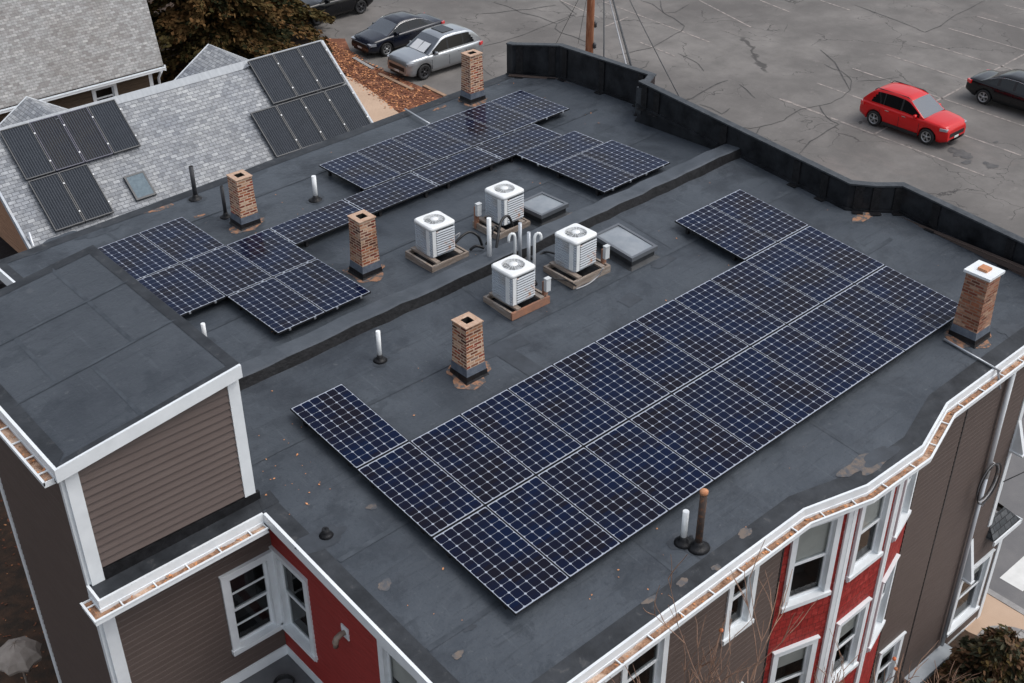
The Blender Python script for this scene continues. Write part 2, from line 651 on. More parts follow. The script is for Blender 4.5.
M['rust'] = mat('rusty_iron', (.045, .032, .027), .8, (.13, .055, .025), scale=9, lo=.5, hi=.65)
M['rustcap'] = mat('rusty_cap', (.52, .25, .13), .85, (.42, .17, .08), scale=14)
M['iron'] = mat('black_iron_pipe', (.022, .024, .028), .6, (.04, .04, .045), scale=9)
M['copper'] = mat('brown_fixture', (.22, .17, .14), .5, (.30, .23, .18), scale=20)
M['asphalt'] = lotmat()
M['street'] = mat('street_asphalt', (.135, .132, .135), .9, (.165, .16, .16), scale=1.5, detail=8, bump=.3, bscale=40)
M['soil'] = mat('leafy_soil', (.030, .020, .013), .95, (.065, .035, .02), scale=3, detail=9, bump=.9, bscale=12, lo=.4, hi=.62)
M['litter'] = mat('leaf_litter', (.20, .070, .032), .95, (.11, .042, .024), scale=5, detail=10, bump=.9, bscale=18, col3=(.33, .14, .075), scale3=2.4)
M['walk'] = mat('tan_walk', (.44, .31, .22), .9, (.50, .36, .26), scale=.8, detail=8, bump=.2)
M['kerb'] = mat('granite_kerb', (.32, .31, .30), .8, (.24, .23, .225), scale=6, bump=.3)
M['log'] = mat('timber_kerb', (.36, .23, .15), .85, (.25, .17, .12), scale=4)
M['paint'] = mat('faded_line_paint', (.33, .285, .26), .85, (.17, .155, .145), scale=4, detail=9, lo=.40, hi=.58)
M['xpaint'] = mat('crosswalk_paint', (.72, .72, .70), .8, (.6, .6, .58), scale=2)
M['crack'] = mat('tar_crack', (.035, .033, .033), .8, (.085, .08, .075), scale=2)
M['oil'] = mat('oil_stain', (.055, .052, .055), .7, (.10, .095, .09), scale=3)
M['paver'] = brickmat('grey_pavers', [(.26, .25, .24), (.32, .31, .30), (.21, .20, .20)], (.12, .11, .1), .3, .2, .015)
M['shingle'] = brickmat('grey_roof_shingles', [(.27, .28, .29), (.35, .36, .37), (.22, .23, .245), (.31, .32, .33), (.42, .43, .435)],
                        (.15, .155, .165), .20, .105, .008, bump=.6, dirt=(.82, .84, .88))
M['shingle_b'] = brickmat('taupe_roof_shingles', [(.255, .255, .25), (.32, .32, .315), (.21, .20, .195), (.28, .28, .275), (.36, .355, .345)],
                          (.17, .165, .16), .20, .10, .007, bump=.5, dirt=(.85, .82, .8))
M['shingle_d'] = brickmat('dark_roof_shingles', [(.05, .055, .06), (.09, .095, .10), (.035, .04, .045)], (.02, .02, .022), .25, .14, .01)
M['ridge'] = mat('ridge_cap', (.42, .44, .46), .85, (.34, .36, .38), scale=3, stretch=(4, 1, 1))
M['olive'] = mat('olive_brown_siding', (.075, .048, .028), .8, (.055, .035, .02), scale=2, stretch=(1, 1, 8))
M['tan'] = mat('tan_siding', (.36, .20, .12), .8, (.30, .165, .10), scale=2, stretch=(1, 1, 8))
M['thermal'] = mat('corrugated_collector', (.020, .024, .031), .55, (.028, .033, .042), scale=3, spec=.25)
M['thermal_b'] = mat('brown_corrugated_collector', (.030, .027, .026), .55, (.02, .02, .027), scale=3, spec=.25)
M['absorb_rib'] = mat('collector_rib', (.045, .052, .063), .55, spec=.25)
M['navyframe'] = mat('navy_collector_frame', (.012, .016, .05), .35)
M['darkframe'] = mat('dark_collector_frame', (.03, .035, .042), .4)
M['pole'] = mat('utility_pole_wood', (.36, .14, .065), .85, (.25, .09, .045), scale=3, stretch=(4, 4, .6), col3=(.5, .26, .15), scale3=2)
M['wire'] = mat('cable', (.02, .02, .022), .5)
M['wire_l'] = mat('pale_cable', (.35, .35, .36), .5)
M['fol1'] = mat('conifer_foliage', (.050, .046, .018), .9, (.115, .075, .030), scale=1.2, lo=.35, hi=.65, spec=.1)
M['fol2'] = mat('conifer_foliage_brown', (.16, .085, .035), .9, (.08, .055, .022), scale=1.5, lo=.35, hi=.65, spec=.1)
M['fol3'] = mat('conifer_foliage_dark', (.022, .024, .011), .9, spec=.1)
M['bush1'] = mat('juniper_foliage', (.022, .028, .012), .8, (.06, .05, .02), scale=3)
M['bush2'] = mat('juniper_tips', (.14, .065, .028), .8, (.07, .045, .02), scale=5)
M['bark'] = mat('bark', (.07, .05, .04), .9, (.11, .08, .06), scale=6)
M['twig'] = mat('twig_bark', (.20, .12, .085), .85, (.36, .22, .15), scale=5)
M['berry'] = mat('orange_fruit', (.55, .12, .04), .5, (.6, .25, .1), scale=20)
M['canvas'] = mat('parasol_canvas', (.36, .31, .27), .85, (.27, .23, .20), scale=5)
M['deck'] = mat('porch_membrane', (.085, .088, .095), .7, (.11, .112, .118), scale=3)
M['tyre'] = mat('tyre_rubber', (.012, .012, .013), .7)
M['rim'] = mat('alloy_rim', (.42, .43, .44), .3, metal=.7)
M['rim_dark'] = mat('dark_alloy_rim', (.07, .07, .075), .3, metal=.6)
M['glass'] = mat('car_glass', (.006, .007, .009), .04, spec=.45)
M['glass_w'] = mat('windshield_glass', (.055, .065, .08), .03, spec=1.0, coat=1.0)  # lighter base tint stands in for sky reflection and the dashboard behind
M['trimblk'] = mat('black_car_trim', (.012, .012, .014), .45)
M['chrome'] = mat('chrome', (.7, .7, .7), .15, metal=1)
M['lamp'] = mat('headlamp_lens', (.26, .28, .31), .1, coat=1)
M['tail'] = mat('tail_lamp_lens', (.6, .01, .01), .15, coat=1)
M['plate'] = mat('number_plate', (.7, .7, .68), .4)
M['c_red'] = mat('red_car_paint', (.55, .004, .006), .35, coat=.35, spec=.35)
M['c_sil'] = mat('silver_car_paint', (.36, .38, .40), .30, metal=.7, coat=1.0)
M['c_nav'] = mat('midnight_car_paint', (.006, .008, .017), .22, coat=.5, spec=.4)
M['c_blk'] = mat('black_car_paint', (.003, .0035, .005), .2, coat=.4, spec=.3)
M['shade'] = mat('sun_shade', (.62, .64, .66), .4)
M['conduit'] = mat('galvanised_conduit', (.5, .52, .55), .4, metal=.5)


def poly_area(pts):
    return sum(pts[i][0] * pts[(i + 1) % len(pts)][1] - pts[(i + 1) % len(pts)][0] * pts[i][1] for i in range(len(pts)))


def sheet(name, pts, z, m, kind='structure', parent=None):
    pts = [(p[0], p[1]) for p in pts]
    if poly_area(pts) < 0:
        pts = pts[::-1]
    mb = MB()
    mb.quad(*[(x, y, z) for x, y in pts])
    o = mb.build(name, m, parent)
    if kind:
        o['kind'] = kind
    return o


def slab(name, pts, z0, z1, m, kind='structure'):
    pts = [(p[0], p[1]) for p in pts]
    if poly_area(pts) < 0:
        pts = pts[::-1]
    mb = MB()
    mb.quad(*[(x, y, z1) for x, y in pts])
    k = len(pts)
    for i in range(k):
        a, b = pts[i], pts[(i + 1) % k]
        mb.quad((*a, z0), (*b, z0), (*b, z1), (*a, z1))
    o = mb.build(name, m)
    if kind:
        o['kind'] = kind
    return o


def strip(mb, pts, wd, z, m=0, taper=True):
    """a flat ribbon along points, on the ground"""
    pts = [Vector((p[0], p[1], 0)) for p in pts]
    L = []
    for i, p in enumerate(pts):
        t = (pts[min(i + 1, len(pts) - 1)] - pts[max(i - 1, 0)]).normalized()
        n = Vector((-t.y, t.x, 0))
        ww = wd / 2 * (.4 if taper and i in (0, len(pts) - 1) else 1)
        L.append((p + n * ww, p - n * ww))
    for i in range(len(L) - 1):
        a, b = L[i], L[i + 1]
        q = [a[1], b[1], b[0], a[0]]
        mb.quad(*[(v.x, v.y, z) for v in q], m=m)


# ================================================================== GROUND
sheet('ground', [(-260, -200), (300, -200), (300, 340), (-260, 340)], -0.03, M['soil'])
sheet('parking_lot', [(14.3, -12), (240, -12), (240, 260), (14.3, 260)], -0.012, M['asphalt'])
sheet('street', [(14.3, -120), (23.5, -120), (23.5, -2.5), (14.3, -2.5)], -0.008, M['street'])
slab('sidewalk', [(12.75, -60), (14.15, -60), (14.15, 6), (12.75, 6)], -.03, .1, M['walk'])
slab('kerb', [(14.15, -60), (14.32, -60), (14.32, 6), (14.15, 6)], -.03, .115, M['kerb'])
slab('planting_bed', [(14.3, 25.2), (23.75, 25.2), (23.75, 52), (14.3, 52)], -.03, .05, M['soil'])
slab('garden_bank', [(14.3, 6), (24.3, 6), (23.75, 25.2), (14.3, 25.2)], -.03, .02, M['litter'])
slab('leaf_strip', [gr(444, 98), gr(432, 104), gr(400, 117), gr(377, 97), gr(352, 80), gr(338, 70), gr(325, 40), gr(345, 40), gr(354, 60)],
     0, .075, M['litter'])
slab('garden_path', [gr(338, 76), gr(352, 80), gr(377, 97), gr(400, 116), gr(386, 130), gr(350, 130), gr(320, 90)], 0, .10, M['walk'])

# faded parking bay lines
mb = MB()
W1 = .10
lines = []
for k in range(-1, 10):
    x = 34.72 + 2.76 * k + (0 if k >= 0 else 0)
    y0 = 5.9
    if k < 0:
        continue
    lines.append([(x + .15, 16.1 + .03 * k), (x - .12 + .02 * k, y0)])
lines.append([(34.7, 11.05), (64, 12.6)])
lines.append([gr(782.5, 99), gr(874, 134)])
for a, b in (((602, 1), (710, 42)), ((640, 42), (675, 56)), ((603.5, 27), (628, 17)), ((699, 0), (751, 27)), ((560, 0), (600, 18)),
             ((760, 0), (790, 12)), ((820, 0), (850, 10))):
    lines.append([gr(*a), gr(*b)])
for i, (a, b) in enumerate(lines):
    strip(mb, [a, b], W1, -.004 if i != 11 else -.002, taper=False)
o = mb.build('bay_markings', M['paint'])
o['kind'] = 'structure'
# tarred cracks
cr = [[(480, 14), (495, 13), (509, 11), (530, 9), (556, 5)], [(493, 2), (508, 6), (522, 13), (540, 17), (557, 24), (577, 14)],
      [(480, 47), (500, 42), (522, 35), (550, 24), (577, 13)], [(557, 24), (555, 28), (560, 32), (572, 36), (586, 42)],
      [(660, 0), (661, 6), (664, 13), (674, 18), (685, 26), (681, 31), (673, 35), (662, 42), (651, 48), (635, 51), (619, 55)],
      [(649, 61), (646, 66), (635, 71)], [(678, 53), (690, 59), (699, 64), (704, 71)],
      [(728, 80), (717, 84), (705, 90), (693, 98), (686, 100), (672, 98), (660, 100)], [(699, 104), (712, 108), (722, 114), (730, 108)],
      [(739, 84), (747, 90), (755, 98)], [(738, 127), (750, 128), (760, 127), (771, 124), (784, 120), (790, 115), (801, 109), (816, 106), (831, 103), (842, 97), (850, 90), (852, 81), (847, 75), (841, 71), (834, 69), (824, 64)],
      [(760, 127), (757, 132), (754, 137), (751, 141)], [(820, 105), (822, 111), (826, 116), (832, 121), (839, 124), (828, 130), (818, 137), (810, 141), (799, 154)],
      [(916, 28), (921, 31), (925, 32), (940, 26), (955, 15), (970, 8), (985, 0)], [(784, 32), (786, 28), (788, 24)],
      [(900, 77), (880, 80), (858, 81)], [(797, 142), (804, 139)], [(640, 0), (652, 4), (664, 13)], [(470, 62), (480, 66), (492, 76)],
      [(576, 14), (566, 6), (560, 0)], [(690, 4), (676, 12), (664, 13)], [(855, 5), (880, 14), (916, 28)], [(820, 50), (835, 62), (850, 90)]]
mb = MB()
for c in cr:
    pts = []
    for i in range(len(c) - 1):
        for t in (0, .5):
            px = c[i][0] + (c[i + 1][0] - c[i][0]) * t + random.uniform(-.5, .5)
            py = c[i][1] + (c[i + 1][1] - c[i][1]) * t + random.uniform(-.3, .3)
            pts.append(gr(px, py))
    pts.append(gr(*c[-1]))
    strip(mb, pts, random.uniform(.035, .075), 0.0)
o = mb.build('tarred_cracks', M['crack'])
o['kind'] = 'structure'


def blob(mb, c, rx, ry, z, m=0, n=14, seed=0, zfun=None, amp=.3):
    rnd = random.Random(seed)
    pts = []
    ph = [rnd.uniform(0, 6.28) for _ in range(5)]
    n = max(n, 28)
    for k in range(n):
        a = 2 * math.pi * k / n
        s = 1 + amp * (.5 * math.sin(2 * a + ph[0]) + .35 * math.sin(3 * a + ph[1]) + .25 * math.sin(5 * a + ph[2]) + .18 * math.sin(8 * a + ph[3])) + rnd.uniform(-.05, .05)
        x, y = c[0] + rx * s * math.cos(a), c[1] + ry * s * math.sin(a)
        pts.append((x, y, (zfun(x, y) if zfun else 0) + z))
    mb.quad(*pts, m=m)


mb = MB()
for i, (px, py, r) in enumerate([(953, 150, .35), (960, 153, .45), (967, 156, .4), (952, 143, .25), (967, 162, .3), (992, 166, .35), (986, 163, .2),
                                 (996, 142, .15)]):
    blob(mb, gr(px, py), r * .8, r * .55, -.0005 + i * .0002, seed=i)
o = mb.build('oil_stains', M['oil'])
o['kind'] = 'structure'
# crosswalk bars
mb = MB()
for k, (x, y0, y1) in enumerate([(14.95, -6.75, -4.8), (15.2, -8.3, -7.4), (14.9, -10.5, -8.9)]):
    mb.quad((x, y0, -.003), (x + 2.6, y0, -.003), (x + 2.6, y0 + .6, -.003), (x, y0 + .6, -.003))
o = mb.build('crosswalk_markings', M['xpaint'])
o['kind'] = 'structure'


# ================================================================== APARTMENT BUILDING
def siding(mb, p0, p1, z0, z1, course=.115, holes=(), lap=.030, m=0, topf=None, soft=False):
    """lapped boards; p0->p1 runs so that the outside is on the right hand"""
    p0, p1 = Vector((*p0, 0)), Vector((*p1, 0))
    L = (p1 - p0).length
    t = (p1 - p0) / L
    nn = Vector((t.y, -t.x, 0))
    z = z0
    while z < z1 - 1e-4:
        zt = min(z + course, z1)
        cuts = sorted({z, zt} | ({z + .76 * course} if z + .76 * course < zt else set()) | {h for q in holes for h in (q[2], q[3]) if z < h < zt})
        for a, b in zip(cuts, cuts[1:]):
            ivs = [(0.0, L)]
            mid = (a + b) / 2
            for q in holes:
                if q[2] < mid < q[3]:
                    nv = []
                    for s0, s1 in ivs:
                        if q[1] <= s0 or q[0] >= s1:
                            nv.append((s0, s1))
                        else:
                            if q[0] > s0:
                                nv.append((s0, q[0]))
                            if q[1] < s1:
                                nv.append((q[1], s1))
                    ivs = nv
            prof = (lambda f: lap * (1 - f ** 1.6)) if soft else (lambda f: lap * (1 - .25 * f / .76) if f <= .7601 else lap * .75 * (1 - (f - .76) / .24))
            oa = prof((a - z) / course)
            ob = prof((b - z) / course)
            for s0, s1 in ivs:
                A, B = p0 + t * s0, p0 + t * s1
                if topf:
                    if min(topf(A), topf(B)) < b:
                        ta, tb = topf(A), topf(B)
                        if max(ta, tb) < a:
                            continue
                        mb.quad(A + nn * oa + Vector((0, 0, min(a, ta))), B + nn * oa + Vector((0, 0, min(a, tb))),
                                B + nn * ob + Vector((0, 0, min(b, tb))), A + nn * ob + Vector((0, 0, min(b, ta))), m=m)
                        continue
                mb.quad(A + nn * oa + Vector((0, 0, a)), B + nn * oa + Vector((0, 0, a)),
                        B + nn * ob + Vector((0, 0, b)), A + nn * ob + Vector((0, 0, b)), m=m)
                if a == z:
                    mb.quad(A + Vector((0, 0, a)), B + Vector((0, 0, a)), B + nn * oa + Vector((0, 0, a)),
                            A + nn * oa + Vector((0, 0, a)), m=m)
        z = zt


def frame_at(p0, p1):
    """matrix of a wall frame: x along the wall, y outwards, z up"""
    a, b = Vector((*p0, 0)), Vector((*p1, 0))
    t = (b - a).normalized()
    nn = Vector((t.y, -t.x, 0))
    Mx = Matrix(((t.x, nn.x, 0, a.x), (t.y, nn.y, 0, a.y), (0, 0, 1, 0), (0, 0, 0, 1)))
    return Mx


def window(parent, Mx, s0, s1, z0, z1, blind=.5, sill=.09, cas=.11, mats=None, sashes=2, label=None):
    """casing, sill, two sashes with a pane each, blind and the dark room behind; cut-out is s0+cas .. s1-cas"""
    W_ = M['white']
    mb = MB()
    o = .055
    mb.box(s0, s0 + cas, -.09, o, z0, z1, Mx)
    mb.box(s1 - cas, s1, -.09, o, z0, z1, Mx)
    mb.box(s0 + cas, s1 - cas, -.09, o, z1 - cas, z1, Mx)
    mb.box(s0 - .015, s1 + .015, -.01, o + .025, z1, z1 + .03, Mx)
    win = mb.build('window', W_, parent)
    if label:
        win['label'] = label
    mb = MB()
    mb.box(s0 - .02, s1 + .02, -.10, sill, z0 - .03, z0 + .05, Mx)
    mb.box(s0 + .005, s1 - .005, -.02, o - .01, z0 - .10, z0 - .03, Mx)
    mb.build('sill', W_, win)
    a, b, c, d = s0 + cas, s1 - cas, z0 + .05, z1 - cas
    mid = (c + d) / 2
    for k, (y, lo_, hi_) in enumerate(((-.055, c, mid + .02), (-.03, mid - .02, d))):
        mb = MB()
        f = .045
        mb.box(a, a + f, y - .02, y + .012, lo_, hi_, Mx)
        mb.box(b - f, b, y - .02, y + .012, lo_, hi_, Mx)
        mb.box(a + f, b - f, y - .02, y + .012, lo_, lo_ + f * 1.1, Mx)
        mb.box(a + f, b - f, y - .02, y + .012, hi_ - f, hi_, Mx)
        if sashes == 4:
            mb.box(a + f, b - f, y - .01, y + .01, (lo_ + hi_) / 2 - .015, (lo_ + hi_) / 2 + .015, Mx)
        mb.build('sash', W_, win)
        mb = MB()
        mb.quad(*[Mx @ Vector(q) for q in ((a + f, y - .004, lo_ + f), (b - f, y - .004, lo_ + f), (b - f, y - .004, hi_ - f), (a + f, y - .004, hi_ - f))])
        mb.build('pane', M['pane'], win)
    mb = MB()
    e = .5
    P = lambda x, y, z: Mx @ Vector((x, y, z))
    mb.quad(P(a, -e, c), P(b, -e, c), P(b, -e, d), P(a, -e, d))
    mb.quad(P(a, -.09, c), P(a, -e, c), P(a, -e, d), P(a, -.09, d))
    mb.quad(P(b, -e, c), P(b, -.09, c), P(b, -.09, d), P(b, -e, d))
    mb.quad(P(a, -e, c), P(a, -.09, c), P(b, -.09, c), P(b, -e, c))
    mb.quad(P(a, -.09, d), P(a, -e, d), P(b, -e, d), P(b, -.09, d))
    mb.build('window_recess', M['interior'], win)
    if blind:
        mb = MB()
        mb.box(a + .01, b - .01, -.090, -.082, d - (d - c) * blind, d, Mx)
        mb.build('blind', M['blind'], win)
    return (a, b, c, d)


def hole(s0, s1, z0, z1, cas=.11):
    return (s0 + cas - .01, s1 - cas + .01, z0 - .02, z1 - cas + .01)


def offs(pts, d):
    """offset an open polyline to its right by d"""
    out = []
    for i, p in enumerate(pts):
        p = Vector((p[0], p[1], 0))
        ns = []
        if i > 0:
            t = (p - Vector((*pts[i - 1][:2], 0))).normalized()
            ns.append(Vector((t.y, -t.x, 0)))
        if i < len(pts) - 1:
            t = (Vector((*pts[i + 1][:2], 0)) - p).normalized()
            ns.append(Vector((t.y, -t.x, 0)))
        n_ = sum(ns, Vector()).normalized()
        out.append(p + n_ * d / max(.35, n_.dot(ns[0])))
    return [(q.x, q.y) for q in out]


def band(mb, A, B, za, zb, m=0):
    for i in range(len(A) - 1):
        mb.quad((*A[i], za(*A[i])), (*B[i], zb(*B[i])), (*B[i + 1], zb(*B[i + 1])), (*A[i + 1], za(*A[i + 1])), m=m)


def rail(mb, pts, d0, d1, zfn, lo_, hi_, m=0):
    """solid strip following pts between offsets d0<d1 and z = zfn(pt) + lo..hi"""
    A, B = offs(pts, d0), offs(pts, d1)
    for i in range(len(pts) - 1):
        a0, a1, b0, b1 = A[i], A[i + 1], B[i], B[i + 1]
        z0, z1 = zfn(*pts[i][:2]), zfn(*pts[i + 1][:2])
        q = [(*a0, z0 + lo_), (*a1, z1 + lo_), (*b1, z1 + lo_), (*b0, z0 + lo_),
             (*a0, z0 + hi_), (*a1, z1 + hi_), (*b1, z1 + hi_), (*b0, z0 + hi_)]
        q = [Vector(v) for v in q]
        for f in ((0, 1, 2, 3), (7, 6, 5, 4), (3, 2, 6, 7), (1, 0, 4, 5)):
            mb.quad(*[q[j] for j in f], m=m)
        if i == 0:
            mb.quad(q[0], q[3], q[7], q[4], m=m)
        if i == len(pts) - 2:
            mb.quad(q[2], q[1], q[5], q[6], m=m)


def gutter(parent, pts, zfn, top=-.15, d0=.02, wd=.155, hang=.66, seed=1, leaves=True):
    mb = MB()
    rail(mb, pts, d0, d0 + .012, zfn, top - .07, top + .02)
    rail(mb, pts, d0 + wd - .016, d0 + wd, zfn, top - .055, top)
    rail(mb, pts, d0, d0 + wd, zfn, top - .085, top - .055)
    rail(mb, pts, d0 + wd - .022, d0 + wd + .012, zfn, top - .004, top + .012)
    for e, s in ((0, 1), (len(pts) - 1, -1)):   # end caps
        q = pts[e]
        r_ = pts[e + s]
        t = (Vector((*r_, 0)) - Vector((*q, 0))).normalized()
        rail(mb, [q, (q[0] + t.x * .012, q[1] + t.y * .012)] if s == 1 else [(q[0] + t.x * .012, q[1] + t.y * .012), q],
             d0, d0 + wd, zfn, top - .055, top)
    g = mb.build('gutter', M['white'], parent)
    A = offs(pts, d0 + .014)
    B = offs(pts, d0 + wd - .02)
    rnd = random.Random(seed)
    lv, hg = MB(), MB()
    for i in range(len(pts) - 1):
        a, b = Vector((*pts[i], 0)), Vector((*pts[i + 1], 0))
        L = (b - a).length
        t = (b - a) / L
        nn = Vector((t.y, -t.x, 0))
        k = max(1, int(L / .12))
        prev = None
        for j in range(k + 1):
            f = j / k
            pa = Vector((*A[i], 0)).lerp(Vector((*A[i + 1], 0)), f)
            pb = Vector((*B[i], 0)).lerp(Vector((*B[i + 1], 0)), f)
            pc = (pa + pb) / 2
            z = zfn(*(a.lerp(b, f)).xy)
            row = [pa + Vector((0, 0, z + top - rnd.uniform(.015, .045))), pc + Vector((0, 0, z + top - rnd.uniform(0.008, .035))),
                   pb + Vector((0, 0, z + top - rnd.uniform(.015, .045)))]
            if prev:
                lv.quad(prev[0], prev[1], row[1], row[0])
                lv.quad(prev[1], prev[2], row[2], row[1])
            prev = row
        for j in range(int(L / .05)):
            s = rnd.uniform(0, L)
            f = s / L
            d = rnd.uniform(.03, wd - .04) + d0
            z = zfn(*(a.lerp(b, f)).xy) + top - rnd.uniform(.0, .045)
            leafquad(lv, Vector((*(a.lerp(b, f) + nn * d).xy, z)), rnd, .026, 1 if rnd.random() < .5 else 0, tilt=.6)
        n = max(1, int(round(L / hang)))
        for j in range(n):
            s = (j + .5) * L / n
            c = a + t * s
            z = zfn(c.x, c.y) + top
            Mx = Matrix(((t.x, nn.x, 0, c.x), (t.y, nn.y, 0, c.y), (0, 0, 1, z), (0, 0, 0, 1)))
            hg = MB()
            hg.box(-.010, .010, d0, d0 + wd, -.008, .008, Mx)
            hg.build('gutter_hanger', M['white'], g)
    if leaves:
        x = lv.build('leaf_litter', [M['leafbed'], M['leaf']], g)
        x['kind'] = 'stuff'
    return g


def leafquad(mb, p, rnd, s, m=0, tilt=.25):
    a = rnd.uniform(0, 6.28)
    s *= rnd.uniform(.6, 1.4)
    u = Vector((math.cos(a), math.sin(a), rnd.uniform(-tilt, tilt))) * s
    v = Vector((-math.sin(a), math.cos(a), rnd.uniform(-tilt, tilt))) * s * .62
    mb.quad(p - u, p - v, p + u, p + v, m=m)


bld = thing('apartment_building', 'brown and red building with dark flat roof and a raised brown upper box',
            'building', (5, 0, 0))

# --- roof skins
FR = [(-1.5, -6.71), (4.86, -6.71), (6.06, -7.02), (7.54, -7.06), (8.8, -6.71), (12.75, -6.71)]       # front eave line
nearpoly = [(-4.15, -1.2), (-4.15, -1.55), (-1.5, -1.55)] + FR + [(13.5, -5.9), (13.5, -2.5), (13.06, -2.16), (12.7, -1.75), (12.7, 1.3),
                                                                   (-1.4, 1.3), (-1.4, -1.2)]
farpoly = [(-1.42, 1.3), (12.7, 1.3), (12.7, 4.4), (13.5, 4.75), (13.5, 7.95), (12.75, 8.95), (12.7, 9.15), (-1.42, 9.15)]
mb = MB()
mb.quad(*[(x, y, zn(x, y)) for x, y in nearpoly])
mb.quad(*[(x, y, zf(x, y)) for x, y in farpoly])
roof = mb.build('roof', M['roof'], bld)
# darker lapped membrane at the edges
mb = MB()
up = lambda d: (lambda x, y: zn(x, y) + d)
upf = lambda d: (lambda x, y: zf(x, y) + d)
inner = offs(FR, -.33)
inner[0] = (-1.5 + .3, inner[0][1])
band(mb, inner, FR, up(.006), up(.008))
mb.build('edge_membrane', M['edge'], roof)
mb = MB()
LE = [(-1.5, -1.55), (-1.5, -6.71)]
band(mb, [(-1.22, -1.4), (-1.2, -6.41)], LE, up(.005), up(.006))
mb.build('edge_membrane', M['edge'], roof)
mb = MB()
band(mb, [(-4.15, -1.2), (-1.4, -1.2)], [(-4.15, -1.55), (-1.5, -1.55)], up(.004), up(.006))
mb.build('edge_membrane', M['edge'], roof)
mb = MB()
band(mb, [(-1.4, -1.2), (-1.18, -1.2)], [(-1.5, -1.5), (-1.2, -1.5)], up(.010), up(.010))
mb.build('edge_membrane', M['edge'], roof)
mb = MB()
band(mb, [(13.2, 8.7), (12.7, 8.85), (-1.42, 8.93)][1:], [(12.7, 9.15), (-1.42, 9.15)], upf(.006), upf(.03))
mb.build('edge_membrane', M['edge'], roof)
mb = MB()
band(mb, [(-1.2, 8.95), (-1.2, 3.3)], [(-1.42, 9.15), (-1.42, 3.3)], upf(.006), upf(.03))
mb.build('edge_membrane', M['edge'], roof)
mb = MB()
mb.box(-3.9, -1.38, -1.262, -1.2, zn(-2.6, -1.2) - .06, zn(-2.6, -1.2) + .17)
mb.build('upturn_membrane', M['tar'], roof)
# welded seams: ribs along the roof every 1.9 m and cross laps
mb = MB()
rnd = random.Random(3)


zp_ = None


def seam(zfun, x0, y0, x1, y1, wd=.09):
    L = math.hypot(x1 - x0, y1 - y0)
    k = max(2, int(L / .6))
    pts = []
    for i in range(k + 1):
        f = i / k
        pts.append((x0 + (x1 - x0) * f + rnd.uniform(-.008, .008), y0 + (y1 - y0) * f + rnd.uniform(-.012, .012)))
    A, B = offs(pts, -wd / 2), offs(pts, wd / 2)
    mb = MB()
    band(mb, A, B, lambda x, y: zfun(x, y) + .004, lambda x, y: zfun(x, y) + .009)
    mb.build('membrane_seam', M['seam'], roof if zfun is not zp_ else pr)


for y in (-.52, -3.05, -5.1):
    seam(zn, -1.2, y, 12.5, y + rnd.uniform(-.03, .03))
for x, a, b in ((4.55, -.5, 1.1), (-1.15 + 1.9, -3.0, -.55), (2.4, -6.3, -5.15), (8.7, -.5, 1.1), (6.6, -6.6, -5.1), (.6, -5.1, -3.1)):
    seam(zn, x, a, x, b, .07)
for y in (3.55, 5.6, 7.75):
    seam(zf, -1.2, y, 12.6, y + rnd.uniform(-.04, .04))
for x, a, b in ((2.2, 1.6, 3.5), (9.0, 1.6, 3.5), (7.3, 5.7, 7.7), (0.9, 7.8, 9), (11.2, 3.6, 7.8)):
    seam(zf, x, a, x, b, .07)
# patches, stains, dust
mb = MB()


def patch(px, py, sx, sy, pl, m=0, rot=0, e=.006, rag=0):
    mb = MB()
    MM = ('patch', 'dust', 'stain', 'seam')[m]
    m = 0
    c = on(px, py, pl, -DROP)
    zz = (lambda x, y: pl[0] + pl[1] * x + pl[2] * y - DROP)
    if rag:
        blob(mb, c, sx / 2, sy / 2, e, m, 22, int(px * 7 + py), zz)
        mb.build('roof_patch', M[MM], roof)
        return
    q = []
    for a, b in ((-1, -1), (1, -1), (1, 1), (-1, 1)):
        x = c.x + (a * sx * math.cos(rot) - b * sy * math.sin(rot)) / 2
        y = c.y + (a * sx * math.sin(rot) + b * sy * math.cos(rot)) / 2
        q.append((x, y, zz(x, y) + e))
    mb.quad(*q, m=m)
    mb.build('roof_patch', M[MM], roof)


patch(490, 352, 1.5, .32, NEAR, 0, R(-8))
patch(520, 362, .35, .9, NEAR, 0, R(4), .0065)
patch(735, 548, .32, .26, NEAR, 0, R(10))
patch(880, 456, .75, .30, NEAR, 0, R(12), .011, 1)
patch(850, 470, .5, .22, NEAR, 1, 0, .010, 1)
patch(870, 462, .9, .34, NEAR, 1, 0, .0095, 1)
patch(1010, 330, .55, .3, NEAR, 0, 0, .006, 1)
patch(470, 628, .18, .10, NEAR, 0, 0, .006, 1)
patch(320, 540, .8, .38, NEAR, 0, R(15), .006, 1)
patch(372, 507, .16, .12, NEAR, 1, 0, .006, 1)
patch(458, 655, .16, .12, NEAR, 1, 0, .006, 1)
patch(385, 585, .22, .18, NEAR, 1, 0, .004, 1)
patch(745, 533, .3, .14, NEAR, 1, R(20), .007, 1)
patch(683, 583, .22, .14, NEAR, 1, 0, .007, 1)
patch(650, 600, .25, .1, NEAR, 1, 0, .007, 1)
patch(716, 568, .16, .1, NEAR, 1, 0, .012, 1)
patch(157, 208, .7, .35, FAR, 2, 0, .006, 1)
patch(60, 238, .7, .3, FAR, 3, 0, .006, 1)
patch(100, 232, 1.0, .28, FAR, 3, 0, .006, 1)
patch(35, 252, .6, .2, FAR, 3, 0, .006, 1)
patch(690, 118, 1.2, .45, FAR, 0, 0, .006, 1)
patch(572, 218, .5, .3, NEAR, 1, 0, .007, 1)
patch(662, 262, .7, .25, NEAR, 0, R(5), .006, 1)
patch(630, 300, .4, .3, NEAR, 0, R(5), .006)
patch(868, 214, 1.0, .28, NEAR, 2, R(-20), .007, 1)
patch(505, 215, .4, .3, FAR, 0, 0, .006, 1)
